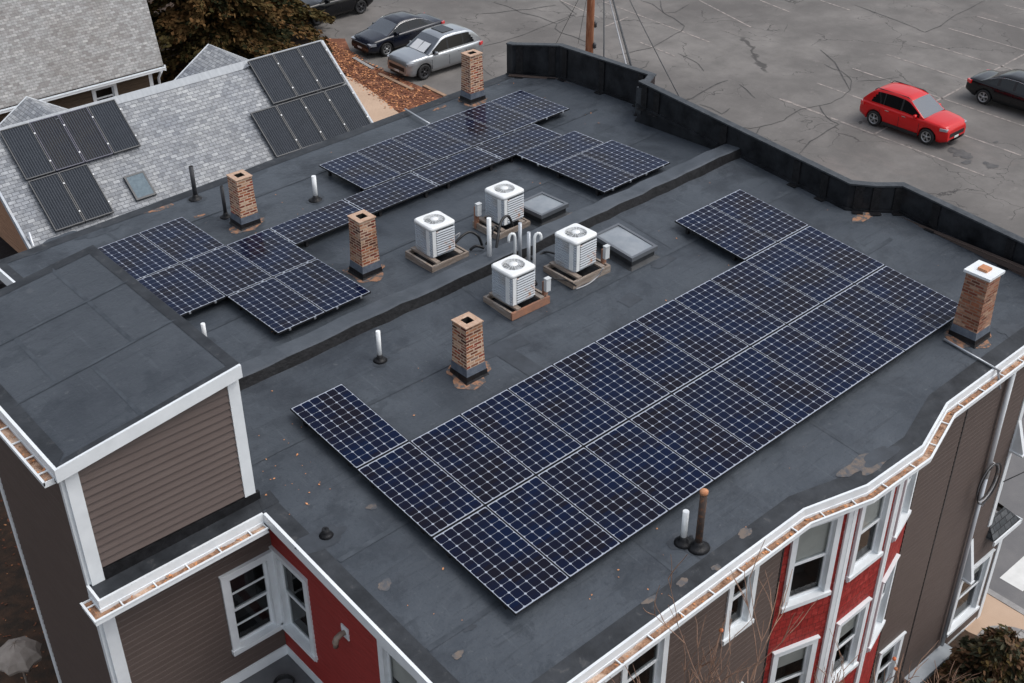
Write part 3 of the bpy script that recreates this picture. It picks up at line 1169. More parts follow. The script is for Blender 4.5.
patch(200, 216, .25, .12, FAR, 2, 0, .006, 1)
patch(398, 118, .4, .12, FAR, 2, 0, .006, 1)
patch(440, 108, .5, .12, FAR, 2, 0, .006, 1)

# --- raised divider between the two roof fields
mb = MB()
rings = []
rnd = random.Random(5)
x = -1.4
while x <= 12.72:
    z0 = zn(x, 1.2)
    y0 = 1.16 + rnd.uniform(-.02, .02)
    h = .17 + rnd.uniform(-.015, .015)
    rings.append([(x, y0 - .05, z0 - .05), (x, y0 - .03, z0 + .02), (x, y0 + .03, z0 + h), (x, y0 + .08, z0 + h + .012), (x, y0 + .44, z0 + h - .01 + rnd.uniform(-.01, .01)),
                  (x, y0 + .52, z0 - .08), (x, y0 + .6, z0 - .35)][::-1])
    x += .353
mb.loft(rings, s=False, closed=False, cap=False)
mb.build('roof_divider', M['divider'], bld)
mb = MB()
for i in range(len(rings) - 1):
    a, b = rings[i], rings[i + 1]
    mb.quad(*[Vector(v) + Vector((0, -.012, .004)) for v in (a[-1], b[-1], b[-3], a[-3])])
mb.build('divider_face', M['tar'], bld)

# --- parapet on the lot side
PN = [(12.75, -6.71), (13.5, -5.9), (13.5, -2.5), (13.06, -2.16), (12.7, -1.75), (12.7, 4.35)]
PF = [(12.7, 4.35), (13.5, 4.75), (13.5, 7.95), (12.75, 8.95), (12.72, 9.15)]
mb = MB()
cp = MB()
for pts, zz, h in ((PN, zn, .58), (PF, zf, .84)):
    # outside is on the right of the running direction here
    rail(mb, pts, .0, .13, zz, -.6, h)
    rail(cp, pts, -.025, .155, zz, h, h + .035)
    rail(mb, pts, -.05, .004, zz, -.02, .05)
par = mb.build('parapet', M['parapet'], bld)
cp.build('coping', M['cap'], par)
mb = MB()




for pts, zz, h, ss in ((PN, zn, .58, ((1, .25), (1, .75), (2, .1), (2, .95), (3, .6), (4, .1), (4, .22), (4, .56), (4, .9), (4, .965))),
                       (PF, zf, .84, ((1, .08), (1, .5), (1, .93), (2, .15), (2, .85), (0, .5)))):
    for i, f in ss:
        a, b = Vector((*pts[i], 0)), Vector((*pts[i + 1], 0))
        t = (b - a).normalized()
        nn = Vector((t.y, -t.x, 0))
        c = a.lerp(b, f)
        z = zz(c.x, c.y)
        Mx = Matrix(((t.x, nn.x, 0, c.x), (t.y, nn.y, 0, c.y), (0, 0, 1, z), (0, 0, 0, 1)))
        mb = MB()
        mb.box(-.09, .09, -.03, .01, 0, h - .02, Mx)
        mb.box(-.12, .10, -.18, -.02, .004, .02, Mx)
        mb.build('parapet_rib', M['tar'], par)
# step where the two parapets meet
mb = MB()
mb.box(12.68, 12.86, 4.22, 4.40, zn(12.7, 4.3) - .2, zf(12.7, 4.3) + .88)
mb.build('parapet_step', M['cap'], par)

# --- white fascia and gutters
fz = zn
mb = MB()
rail(mb, FR, -.02, .02, fz, -.165, .018)
mb.build('fascia', M['white'], bld)
gutter(bld, FR, fz, seed=11)
mb = MB()
# note: running from front to back puts the outside on the left, so offset the other way
mb = MB()
rail(mb, [(-1.5, -1.57), (-1.5, -6.73)], -.02, .03, fz, -.18, .014)
mb.build('fascia', M['white'], bld)
mb = MB()
rail(mb, [(-4.15, -1.2), (-4.15, -1.55), (-1.53, -1.55)], -.02, .02, fz, -.165, .016)
mb.build('fascia', M['white'], bld)
mb = MB()
rail(mb, [(-1.42, 9.17), (-1.42, 3.3)], -.02, .03, zf, -.22, .05)
mb.build('fascia', M['white'], bld)
gutter(bld, [(-4.15, -1.28), (-4.15, -1.55), (-1.56, -1.55)], fz, seed=5, hang=.5)
# soffit under the front eave
mb = MB()
rail(mb, FR, -.32, .0, fz, -.21, -.175)
mb.build('soffit', M['white'], bld)
mb = MB()
rail(mb, [(-1.5, -1.57), (-1.5, -6.73)], -.32, .0, fz, -.22, -.185)
mb.build('soffit', M['white'], bld)
mb = MB()
rail(mb, [(-4.15, -1.55), (-1.5, -1.55)], -.42, .0, fz, -.22, -.185)
mb.build('soffit', M['white'], bld)

# --- front walls
TOP = 8.62
y_f = -6.5
BA, BB, BC, BD = (4.78, -6.5), (6.02, -6.87), (7.42, -6.87), (8.74, -6.5)
capz = lambda p: zn(p.x, p.y) - .22


def wallpart(p0, p1, z0, z1, m, holes=(), course=.115, name='wall', topf=capz, lap=.030):
    mb = MB()
    siding(mb, p0, p1, z0, z1, course, holes, lap, 0, topf)
    return mb.build(name, m, bld)


H1 = [(2.38, 3.36, 6.2, 7.9), (4.70, 5.40, 6.38, 7.88), (2.38, 3.36, 3.2, 5.0), (4.70, 5.40, 3.4, 4.9)]
wallpart((-1.27, y_f), BA, 0, 9, M['brown'], [hole(*h) for h in H1])
F1 = frame_at((-1.27, y_f), BA)
for i, h in enumerate(H1):
    window(bld, F1, *h, blind=(.0, .35, 0, .4)[i])
L1 = math.dist(BA, BB)
F2, F3, F4 = frame_at(BA, BB), frame_at(BB, BC), frame_at(BC, BD)
W1_ = [(.14, 1.09, 6.12, 7.90), (.14, 1.06, 3.32, 5.06)]
W2_ = [(.23, 1.17, 6.18, 7.88), (.23, 1.17, 3.42, 5.08)]
W3_ = [(.28, 1.12, 6.15, 7.88), (.28, 1.12, 3.36, 5.08)]
LB = M['redsh']
wallpart(BA, BB, 0, 9, LB, [hole(*h) for h in W1_], course=.19, lap=.010)
wallpart(BB, BC, 0, 9, LB, [hole(*h) for h in W2_], course=.19, lap=.010)
wallpart(BC, BD, 0, 9, LB, [hole(*h) for h in W3_], course=.19, lap=.010)
for Fm, Ws, bl in ((F2, W1_, (.52, .3)), (F3, W2_, (.5, .4)), (F4, W3_, (.3, .2))):
    for h, b in zip(Ws, bl):
        window(bld, Fm, *h, blind=b)
E2 = (13.38, y_f)
H2 = [(.12, .98, .55, 2.15), (3.05, 4.32, .6, 2.35)]
E1 = (12.55, y_f)
wallpart(BD, E1, 3.0, 9, M['brown'], [])
wallpart(BD, E2, 0, 3.0, M['brown'], [hole(*h) for h in H2], topf=None)
F5 = frame_at(BD, E2)
for h in H2:
    window(bld, F5, *h, blind=.3)
# right-hand corner, side and rear walls
CH = (13.35, -5.75)
side = [E1, CH, (13.35, -2.6), (12.9, -2.2), (12.6, -1.8), (12.6, 4.5), (13.35, 4.85), (13.35, 7.9), (12.6, 8.95)]
HC = [(.18, 1.0, 5.1, 6.8)]
mb = MB()
for i in range(len(side) - 1):
    hl = [hole(*h) for h in HC] if i == 0 else []
    siding(mb, side[i], side[i + 1], 3.0 if i == 0 else 0, 8.9, .115, hl)
mb.build('wall', M['brown'], bld)
window(bld, frame_at(E1, CH), *HC[0], blind=.3)
mb = MB()
siding(mb, E2, (13.38, -5.7), 0, 3.0, .115)
mb.build('wall', M['brown'], bld)
mb = MB()
siding(mb, (12.6, 8.95), (-1.27, 8.95), 0, 8.2, .115)
siding(mb, (-1.27, 8.95), (-1.27, 3.2), 0, 8.2, .115)
mb.build('wall', M['brown'], bld)
# little shingled skirt roof over the ground floor corner
mb = MB()
mb.quad((12.5, -6.72, 3.02), (13.62, -6.72, 3.02), (13.2, -6.45, 3.45), (12.56, -6.45, 3.45))
mb.quad((13.62, -6.72, 3.02), (13.62, -5.3, 3.02), (13.36, -5.6, 3.45), (13.2, -6.45, 3.45))
mb.quad((12.5, -6.72, 3.02), (12.56, -6.45, 3.45), (12.5, -6.45, 3.02))
sk = mb.build('skirt_roof', M['shingle_d'], bld)
mb = MB()
mb.box(12.5, 13.62, -6.74, -6.70, 2.92, 3.035)
mb.box(13.60, 13.64, -6.74, -5.3, 2.92, 3.035)
mb.build('fascia', M['white'], sk)


def cboard(p0, p1, s, z0, z1, wd=.14, name='corner_board', th=.048, m='white'):
    Fm = frame_at(p0, p1)
    mb = MB()
    L = math.dist(p0, p1)
    if s < 0:
        s = L
        mb.box(L - wd, L, -.02, th, z0, z1, Fm)
    else:
        mb.box(s, s + wd, -.02, th, z0, z1, Fm)
    mb.build(name, M[m], bld)


mb = MB()
cboard(BA, BB, -1, 0, 8.22, .09)
cboard(BB, BC, 0, 0, 8.24, .11)
cboard(BB, BC, -1, 0, 8.25, .08)
cboard(BC, BD, 0, 0, 8.25, .10)
cboard(BD, E1, -1, 3.4, 8.42, .14)
cboard(E1, CH, 0, 3.4, 8.42, .12)
cboard(BD, E2, -1, 0, 2.92, .14)
mb = MB()      # dark joints between sidings
Fm = frame_at(BD, E1)
mb.box(1.30, 1.335, 0, .034, 0, 8.35, Fm)
mb.build('siding_joint', M['black'], bld)
mb = MB()
Fm = F1
mb.box(L_ := math.dist((-1.27, y_f), BA) - .035, L_ + .035, 0, .034, 0, 8.2, Fm)
mb.build('siding_joint', M['black'], bld)
mb = MB()
mb.box(3.3, 4.64, 0, .03, 0, .16, F5)
mb.build('baseboard', M['white'], bld)

# narrow white wedge hoods on the right of the front
def hood(px_top, px_l, px_r):
    d = ray(*px_top)
    t = (y_f - CW.y) / d.y
    T = CW + d * t
    zt = T.z
    x0 = T.x
    zb = zt - px_l
    mb = MB()
    for xx in (x0, x0 + .10):
        pass
    q = [(x0, y_f + .0, zt), (x0, y_f + .0, zb), (x0, y_f - px_r, zb), (x0, y_f - px_r, zb + .06)]
    r_ = [(x0 + .10, b, c) for a, b, c in q]
    mb.quad(*q)
    mb.quad(*r_[::-1])
    for i in range(4):
        j = (i + 1) % 4
        mb.quad(q[j], q[i], r_[i], r_[j])
    mb.box(x0 - .03, x0 + .13, y_f - px_r - .02, y_f - .02, zb - .04, zb + .0)
    mb.build('window_hood', M['white'], bld)


hood((971, 536), 1.15, .26)
hood((1018, 415), .85, .3)

# --- left wing with the raised upper box
XW, XE, YW = -4.1, -1.27, -1.2
PH = lambda p: 11.18 + .135 * (p.x + 1.45) - .05
HN = [(1.86, 2.80, 5.92, 7.55)]
mb = MB()
siding(mb, (XW, YW), (XE, YW), 5.2, 8.45, .115, [hole(*h) for h in HN], lap=.024)
siding(mb, (XW, YW), (XE, YW), 0, 5.2, .115)
mb.build('wall', M['brown'], bld)
window(bld, frame_at((XW, YW), (XE, YW)), *HN[0], blind=0, sashes=4, cas=.13)
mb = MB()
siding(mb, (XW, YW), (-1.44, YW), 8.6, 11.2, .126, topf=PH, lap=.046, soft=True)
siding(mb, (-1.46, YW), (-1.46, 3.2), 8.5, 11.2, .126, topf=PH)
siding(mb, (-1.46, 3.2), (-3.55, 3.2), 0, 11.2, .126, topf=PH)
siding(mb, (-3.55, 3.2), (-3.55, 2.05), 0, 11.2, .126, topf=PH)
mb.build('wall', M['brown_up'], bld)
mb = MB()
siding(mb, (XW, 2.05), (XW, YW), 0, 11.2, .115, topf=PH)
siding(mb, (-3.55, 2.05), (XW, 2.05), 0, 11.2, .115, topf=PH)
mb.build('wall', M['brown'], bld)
# red left wall beside the nook
HR = [(.03, 1.02, 5.92, 7.62), (2.86, 3.9, 6.0, 7.9)]
mb = MB()
siding(mb, (XE, YW), (XE, y_f), 5.2, 8.7, .105, [hole(*h) for h in HR], topf=capz)
siding(mb, (XE, YW), (XE, y_f), 0, 5.2, .105)
mb.build('wall', M['red'], bld)
FL = frame_at((XE, YW), (XE, y_f))
for h in HR:
    window(bld, FL, *h, blind=(.0 if h is HR[0] else .4), cas=.12)
mb = MB()
cboard((XW, YW), (XE, YW), 0, 0, 8.38, .19)
cboard((XW, 2.05), (XW, YW), -1, 0, 8.36, .10)
cboard((XW, YW), (-1.4, YW), 0, 8.62, 10.78, .19)
cboard((XW, 2.05), (XW, YW), -1, 8.36, 10.65, .08)
cboard((XW, YW), (-1.44, YW), -1, 8.62, 11.05, .18)
cboard((XW, 2.05), (XW, YW), 0, 0, 10.6, .13)
mb = MB()
mb.box(0, math.dist((XW, YW), (XE, YW)) - .03, 0, .035, 5.2, 5.42, frame_at((XW, YW), (XE, YW)))
mb.box(0, 5.3, 0, .035, 5.2, 5.42, FL)
mb.build('baseboard', M['white'], bld)
slab_ = MB()
slab_.box(-4.05, XE - .0, -6.5, YW, 5.05, 5.19)
slab_.build('porch_roof', M['deck'], bld)
# upper box roof
mb = MB()
pr_ = [(-4.2, -1.33), (-1.42, -1.33), (-1.42, 3.28), (-3.62, 3.28), (-3.62, 2.15), (-4.2, 2.15)]
zp = lambda x, y: 11.18 + .135 * (x + 1.45)
zp_ = zp
mb.quad(*[(x, y, zp(x, y)) for x, y in pr_])
pr = mb.build('roof', M['roof2'], bld)
mb = MB()
zz = lambda d: (lambda x, y: zp(x, y) + d)
band(mb, [(-4.02, -1.20), (-1.5, -1.20)], [(-4.2, -1.33), (-1.42, -1.33)], zz(.006), zz(.012))
band(mb, [(-1.57, -1.20), (-1.57, 3.10)], [(-1.42, -1.33), (-1.42, 3.28)], zz(.006), zz(.012))
band(mb, [(-1.57, 3.10), (-3.62, 3.10)], [(-1.42, 3.28), (-3.62, 3.28)], zz(.006), zz(.012))
band(mb, [(-3.98, 2.1), (-3.98, -1.1)], [(-4.2, 2.15), (-4.2, -1.33)], zz(.007), zz(.012))
mb.build('edge_membrane', M['edge'], pr)
mb = MB()
rail(mb, [(-4.2, 2.15), (-4.2, -1.33), (-1.42, -1.33)], -.02, .025, zp, -.19, .016)
mb.build('fascia', M['white'], pr)
mb = MB()
rail(mb, [(-1.42, -1.33), (-1.42, 3.28), (-3.62, 3.28), (-3.62, 2.15), (-4.2, 2.15)], -.01, .012, zp, -.12, .01)
mb.build('flashing', M['edge'], pr)
mb = MB()
for x0, y0, x1, y1 in ((-4.2, .35, -1.5, .38), (-2.9, -1.3, -2.88, .3), (-2.2, .4, -2.2, 3.2), (-4.2, 1.9, -1.5, 1.88), (-3.4, .4, -3.38, 1.9)):
    seam(zp, x0, y0, x1, y1, .06)
gutter(bld, [(-4.2, 2.1), (-4.2, -1.28)], zp, seed=9, hang=.42)

# wall vent, hoses and pipes
mb = MB()
Mv = FL
mb.box(1.90, 2.08, .0, .045, 7.16, 7.40, Mv)
vt = mb.build('vent_plate', M['white'], bld)
mb = MB()
mb.tube([Mv @ Vector(p) for p in ((1.99, .03, 7.28), (1.99, .12, 7.29), (1.99, .19, 7.26), (1.99, .22, 7.19), (1.99, .22, 7.10))], [.04, .045, .048, .052, .042], 10)
mb.build('vent_elbow', M['copper'], vt)
mb = MB()
mb.tube([(11.42, -6.6, 8.2), (11.44, -6.6, 6.6), (11.48, -6.6, 5.3)], .05, 10)
dp = mb.build('downspout', M['white'], bld)
mb = MB()
mb.tube([(11.48, -6.6, 5.3), (11.52, -6.6, 3), (11.56, -6.6, .5)], .045, 10)
mb.build('conduit', M['conduit'], dp)
mb = MB()
for k in range(3):
    pts = []
    for j in range(25):
        a = 2 * math.pi * j / 24 + k
        pts.append((11.42 + (.33 + .03 * k) * math.cos(a), -6.66 - .03 * k, 5.25 + (.42 + .03 * k) * math.sin(a)))
    mb.tube(pts, .014, 6, m=k % 2)
mb.tube([(11.5, -6.62, 5.7), (11.75, -6.66, 5.5), (11.8, -6.66, 4.8), (11.6, -6.62, 4.5)], .02, 6, m=1)
mb.build('cable_coil', [M['wire'], M['wire_l']], bld)
mb = MB()
mb.box(10.3, 11.75, -6.80, -6.52, 0, .30)
mb.box(10.26, 11.8, -6.83, -6.51, .30, .36)
mb.build('bulkhead', M['cap2'], bld)
mb = MB()     # array conduit crossing to the front eave
a, b = on(944, 339, NEAR, -.16), on(1000, 371, NEAR, -.16)
mb.tube([a, b, (b.x + .02, -6.78, b.z - .02), (b.x + .02, -6.9, b.z - .35)], .022, 8)
mb.build('roof_conduit', M['conduit'], bld)
mb = MB()
a, b = on(405, 109, FAR, -.1), on(430, 124, FAR, -.1)
mb.tube([(a.x, a.y, a.z), b], .022, 8)
mb.build('roof_conduit', M['conduit'], bld)

coil = MB()
for k in range(5):
    pts = []
    cx, cy = -1.72, -1.78
    for j in range(19):
        a = 2 * math.pi * j / 18 + k
        pts.append((cx + (.17 + .02 * math.sin(k * 3)) * math.cos(a), cy + .16 * math.sin(a), 5.215 + .02 * k))
    coil.tube(pts, .014, 6)
coil.tube([(-1.72, -1.95, 5.22), (-1.5, -2.1, 5.22), (-1.6, -2.6, 5.22), (-1.9, -3.0, 5.22)], .014, 6)
tag(coil.build('cable_coil', M['black']), 'black coiled cable lying on the grey porch roof in the nook', 'cable')


# --- chimneys
def chimney(bx, by, pl, side_x, side_y, h, kind='open', m='brick', flash=.26):
    zb = pl[0] + pl[1] * bx + pl[2] * by - DROP
    cx, cy = bx + side_x / 2, by + side_y / 2
    mb = MB()
    rings = []
    for z, e in ((flash, .012), (flash + (h - flash) * .5, -.004), (h, -.012)):
        a, b = side_x / 2 + e, side_y / 2 + e
        rings.append([(cx - a, cy - b, zb + z), (cx + a, cy - b, zb + z), (cx + a, cy + b, zb + z), (cx - a, cy + b, zb + z)])
    mb.loft(rings, s=False, cap=False)
    root = mb.build('chimney', M[m], bld)
    mb = MB()
    a, b = side_x / 2, side_y / 2
    if kind == 'open':
        t = .105
        z0, z1 = zb + h - .0, zb + h + .018
        mb.box(cx - a - .005, cx + a + .005, cy - b - .005, cy - b + t, z0, z1)
        mb.box(cx - a - .005, cx + a + .005, cy + b - t, cy + b + .005, z0, z1)
        mb.box(cx - a - .005, cx - a + t, cy - b + t, cy + b - t, z0, z1)
        mb.box(cx + a - t, cx + a + .005, cy - b + t, cy + b - t, z0, z1)
        mb.build('crown', M['mortar'], root)
        mb = MB()
        q = [(cx - a + t, cy - b + t), (cx + a - t, cy - b + t), (cx + a - t, cy + b - t), (cx - a + t, cy + b - t)]
        mb.quad(*[(x, y, zb + h - .35) for x, y in q])
        for i in range(4):
            j = (i + 1) % 4
            mb.quad((*q[j], zb + h - .35), (*q[i], zb + h - .35), (*q[i], z1 - .002), (*q[j], z1 - .002))
        mb.build('flue', M['soot'], root)
    else:
        mb.box(cx - a - .03, cx + a + .03, cy - b - .03, cy + b + .03, zb + h, zb + h + .05)
        mb.build('crown', M['white'], root)
        mb = MB()
        mb.box(cx - .09, cx + .09, cy - .09, cy + .09, zb + h + .05, zb + h + .10)
        mb.build('flue', M['rustcap'], root)
    mb = MB()
    rings = []
    for z, e in ((.10, .036), (.14, .026), (flash + .015, .016)):
        a2, b2 = a + e, b + e
        rings.append([(cx - a2, cy - b2, zb + z), (cx + a2, cy - b2, zb + z), (cx + a2, cy + b2, zb + z), (cx - a2, cy + b2, zb + z)])
    mb.loft(rings, s=False, cap=True)
    mb.build('lead_flashing', M['flash'], root)
    mb = MB()
    rings = []
    for z, e in ((0, .065), (.04, .042), (.13, .034)):
        a2, b2 = a + e, b + e
        rings.append([(cx - a2, cy - b2, zb + z), (cx + a2, cy - b2, zb + z), (cx + a2, cy + b2, zb + z), (cx - a2, cy + b2, zb + z)])
    mb.loft(rings, s=False, cap=True)
    mb.build('tar_skirt', M['tar'], root)
    mb = MB()
    blob(mb, (cx, cy), a + .20, b + .19, .007, 0, 40, int(bx * 100), lambda x, y: pl[0] + pl[1] * x + pl[2] * y - DROP)
    mb.build('brick_dust_stain', M['stain'], root)
    return root


chimney(2.81, -1.12, NEAR, .38, .38, 1.08)
chimney(10.60, -6.10, NEAR, .44, .46, 1.36, 'capped', 'brick2')
chimney(3.58, 2.98, FAR, .39, .39, 1.22)
chimney(3.02, 6.60, FAR, .39, .39, 1.12)
chimney(10.74, 8.28, FAR, .42, .36, 1.24)


# --- vent pipes and stubs
def pipe(px, py, pl, h, r, m, boot='tar', name='vent_pipe', cap=None, lean=(0, 0), bootr=2.2):
    c = on(px, py, pl, -DROP)
    mb = MB()
    mb.tube([(c.x, c.y, c.z), (c.x + lean[0] * h, c.y + lean[1] * h, c.z + h)], r, 14)
    o = mb.build(name, M[m], bld)
    mb = MB()
    mb.lathe([(r * bootr * 1.5, .004), (r * bootr, .02), (r * 1.35, .07), (r * 1.15, .12)], (c.x, c.y, c.z), 16)
    mb.build('pipe_boot', M[boot], o)
    mb = MB()
    blob(mb, c, r * 3.6 + .03, r * 3.4 + .03, .005, 0, 14, int(px), lambda x, y: pl[0] + pl[1] * x + pl[2] * y - DROP)
    mb.build('membrane_collar', M['patch'], o)
    if cap:
        mb = MB()
        mb.lathe([(r * 1.12, -.02), (r * 1.15, .03), (r * .3, .05)], (c.x + lean[0] * h, c.y + lean[1] * h, c.z + h), 14)
        mb.build('pipe_cap', M[cap], o)
    else:
        mb = MB()
        mb.lathe([(r * .8, .001), (r * .8, .002)], (c.x + lean[0] * h, c.y + lean[1] * h, c.z + h), 14)
        mb.build('pipe_bore', M['soot' if m != 'white2' else 'white2'], o)
    return o


pipe(683, 542, NEAR, .60, .048, 'white2')
pipe(698, 547, NEAR, 1.05, .055, 'rust', cap='rustcap')
pipe(380, 360, NEAR, .60, .040, 'white2')
pipe(316, 200, FAR, .58, .050, 'white2')
pipe(206, 343, FAR, .42, .040, 'white2')
pipe(196, 199, FAR, .80, .050, 'iron')
pipe(226, 217, FAR, .74, .040, 'iron')
o = pipe(326, 535, NEAR, .07, .045, 'iron', name='roof_vent', cap='iron', bootr=1.7)


# --- skylights
def skylight(x0, x1, y0, y1, pl, h=.24):
    zfn = lambda x, y: pl[0] + pl[1] * x + pl[2] * y - DROP
    mb = MB()
    b = [(x0 - .07, y0 - .07), (x1 + .07, y0 - .07), (x1 + .07, y1 + .07), (x0 - .07, y1 + .07)]
    t = [(x0 + .03, y0 + .03), (x1 - .03, y0 + .03), (x1 - .03, y1 - .03), (x0 + .03, y1 - .03)]
    mb.loft([[(x, y, zfn(x, y) + .004) for x, y in b], [(x, y, zfn(x, y) + .04) for x, y in t], [(x, y, zfn(x, y) + h) for x, y in t]], s=False)
    o = mb.build('skylight', M['skyl_curb'], bld)
    mb = MB()
    rail(mb, [(x0, y1), (x0, y0), (x1, y0), (x1, y1), (x0, y1)], -.05, .012, zfn, h - .05, h + .035)
    mb.build('skylight_rim', M['skyl_rim'], o)
    mb = MB()
    n = 6
    rings = []
    for i in range(n + 1):
        f = i / n
        row = []
        for j in range(n + 1):
            g = j / n
            x, y = x0 + .04 + (x1 - x0 - .08) * f, y0 + .04 + (y1 - y0 - .08) * g
            bul = .03 * (1 - (2 * f - 1) ** 4) * (1 - (2 * g - 1) ** 4)
            row.append((x, y, zfn(x, y) + h + .015 + bul))
        rings.append(row)
    rings = rings[::-1]
    mb.loft(rings, closed=False, cap=False)
    mb.build('skylight_glazing', M['skyl'], o)


skylight(7.50, 8.20, -.48, .58, NEAR, .22)
skylight(7.45, 8.20, 2.05, 2.85, FAR, .22)


# ================================================================== SOLAR PANELS
PW, PL = 1.016, 1.835
SU, SV = 1.028, 1.857
ORD = ['first', 'second', 'third', 'fourth', 'fifth', 'sixth', 'seventh', 'eighth', 'ninth', 'tenth', 'eleventh']


def make_panel(clips=False):
    r = thing('solar_module', 'solar panel', 'solar panel')
    mb = MB()
    e, h = .008, .036
    a, b = PW / 2, PL / 2
    mb.box(-a, a, -b, -b + e, 0, h)
    mb.box(-a, a, b - e, b, 0, h)
    mb.box(-a, -a + e, -b + e, b - e, 0, h)
    mb.box(a - e, a, -b + e, b - e, 0, h)
    mb.build('frame', M['frame'], r, world=False)
    mb = MB()
    a2, b2 = a - e, b - e
    z = .0335
    mb.quad((-a2, -b2, z), (a2, -b2, z), (a2, b2, z), (-a2, b2, z), m=0)
    mb.quad((-a2, b2, .03), (a2, b2, .03), (a2, -b2, .03), (-a2, -b2, .03), m=2)
    s, c, p = .0788, .020, .1640
    for i in range(6):
        for j in range(11):
            x, y = (i - 2.5) * p, (j - 5) * .1622
            z = .0345
            q = [(x - s + c, y - s, z), (x + s - c, y - s, z), (x + s, y - s + c, z), (x + s, y + s - c, z), (x + s - c, y + s, z),
                 (x - s + c, y + s, z), (x - s, y + s - c, z), (x - s, y - s + c, z)]
            mb.quad(*q, m=1)
    mb.build('cell_sheet', [M['back'], M['cell'], M['under']], r, world=False)
    for yy in (-.62, .62):
        mb = MB()
        mb.box(-.47, .47, yy - .02, yy + .02, -.045, -.002)
        for xx in (-.42, .42):
            mb.box(xx - .03, xx + .03, yy - .03, yy + .03, -.165, -.045)
            mb.box(xx - .07, xx + .07, yy - .07, yy + .07, -.175, -.16)
        mb.build('mounting_rail', M['under'], r, world=False)
    for xx in ((-.27, .27) if clips else ()):
        mb = MB()
        mb.box(xx - .02, xx + .02, -b - .03, -b + .004, .0, .045)
        mb.build('rail_clip', M['alu'], r, world=False)
    return r


PROTO = {'near': make_panel(), 'far': make_panel(True)}
used = set()


def place_panel(origin, U, V, u, v, label, group, land=False):
    """u, v = centre of the panel in metres in the array's plane"""
    U = U.normalized()
    V = V.normalized()
    N = U.cross(-V).normalized()
    c = origin + U * u + V * v - N * .040
    if land:
        X, Y = V, U
        X = -V
        Y = X.cross(U) if False else None
        X, Y = V, U            # local x along V, local y along U
        N2 = X.cross(Y)
        if N2.z < 0:
            X = -X
    else:
        X, Y = U, -V
    Z = X.cross(Y).normalized()
    Mx = Matrix((X, Y.normalized(), Z)).transposed()
    kd = 'near' if 'near' in group else 'far'
    if kd not in used:
        o = PROTO[kd]
        used.add(kd)
    else:
        o = dup(PROTO[kd])
    o.location = c
    o.rotation_euler = Mx.to_euler()
    o['label'] = label
    o['group'] = group
    return o


On = Vector((0, 0, 9.0))
Un = Vector((1, 0, .021968))
Vn = Vector((0, -1, -.07683))
GN = 'solar panels of the large near array'
place_panel(On, Un, Vn, .508, PL / 2, 'lone solar panel jutting from the left end of the near array', GN)
for i in (9, 10):
    place_panel(On, Un, Vn, i * SU + .508, PL / 2, '%s solar panel of the pair jutting back at the near array\'s far end' % ('left' if i == 9 else 'right'), GN)
for i in range(11):
    place_panel(On, Un, Vn, i * SU + .508, SV + PL / 2, '%s solar panel from the left in the middle row of the near array' % ORD[i], GN)
for i in range(11):
    place_panel(On, Un, Vn, i * SU + .508, 2 * SV + PL / 2, '%s solar panel from the left in the front row of the near array' % ORD[i], GN)
Of = Vector((.202426, 7.78662, 8.635825))
Uf = Vector((.99937097, -.01147128, .03355711))
Vf = Vector((-.01146987, -.99924793, .03704087))
GF = 'solar panels of the stepped far array'
for i in range(2):
    place_panel(Of, Uf, Vf, i * SU + .508, PL / 2, '%s solar panel in the rear row beside the upper box roof' % ('left' if i == 0 else 'right'), GF)
for i in range(3):
    place_panel(Of, Uf, Vf, i * SU + .508, SV + PL / 2, '%s solar panel of the middle row of three in the far left block' % ('left', 'centre', 'right')[i], GF)
for i in (1, 2):
    place_panel(Of, Uf, Vf, i * SU + .508, 2 * SV + PL / 2, '%s solar panel of the front pair in the far left block' % ('left' if i == 1 else 'right'), GF)
for i in range(4):
    place_panel(Of, Uf, Vf, 3 * SU + i * SV + PL / 2, SV + PW / 2 + .004, '%s sideways solar panel from the left in the long strip behind the chimneys' % ORD[i], GF, True)
for i in range(6):
    place_panel(Of, Uf, Vf, 5.545 + i * SU + .508, 1.832 - SV + PL / 2, '%s solar panel from the left in the rearmost row by the chimney' % ORD[i], GF)
place_panel(Of, Uf, Vf, 9.019 + PL / 2, 2.882 + PW / 2, 'sideways solar panel between the long strip and the front pair at right', GF, True)
for i in range(2):
    place_panel(Of, Uf, Vf, 9.019 + i * SU + .508 + .02, 2.882 + SU + PL / 2, '%s solar panel of the front pair nearest the roof divider' % ('left' if i == 0 else 'right'), GF)


# ================================================================== CONDENSERS
def rsq(a, b, r, z, n=4, sub=5):
    cor = []
    for cx, cy, a0 in ((a - r, b - r, 0), (-a + r, b - r, 90), (-a + r, -b + r, 180), (a - r, -b + r, 270)):
        for k in range(n + 1):
            t = R(a0 + 90 * k / n)
            cor.append((cx + r * math.cos(t), cy + r * math.sin(t), z))
    pts = []
    for i, p in enumerate(cor):
        q = cor[(i + 1) % len(cor)]
        pts.append(p)
        if i % (n + 1) == n:
            pts += [tuple(p[j] + (q[j] - p[j]) * k / sub for j in range(3)) for k in range(1, sub)]
    return pts


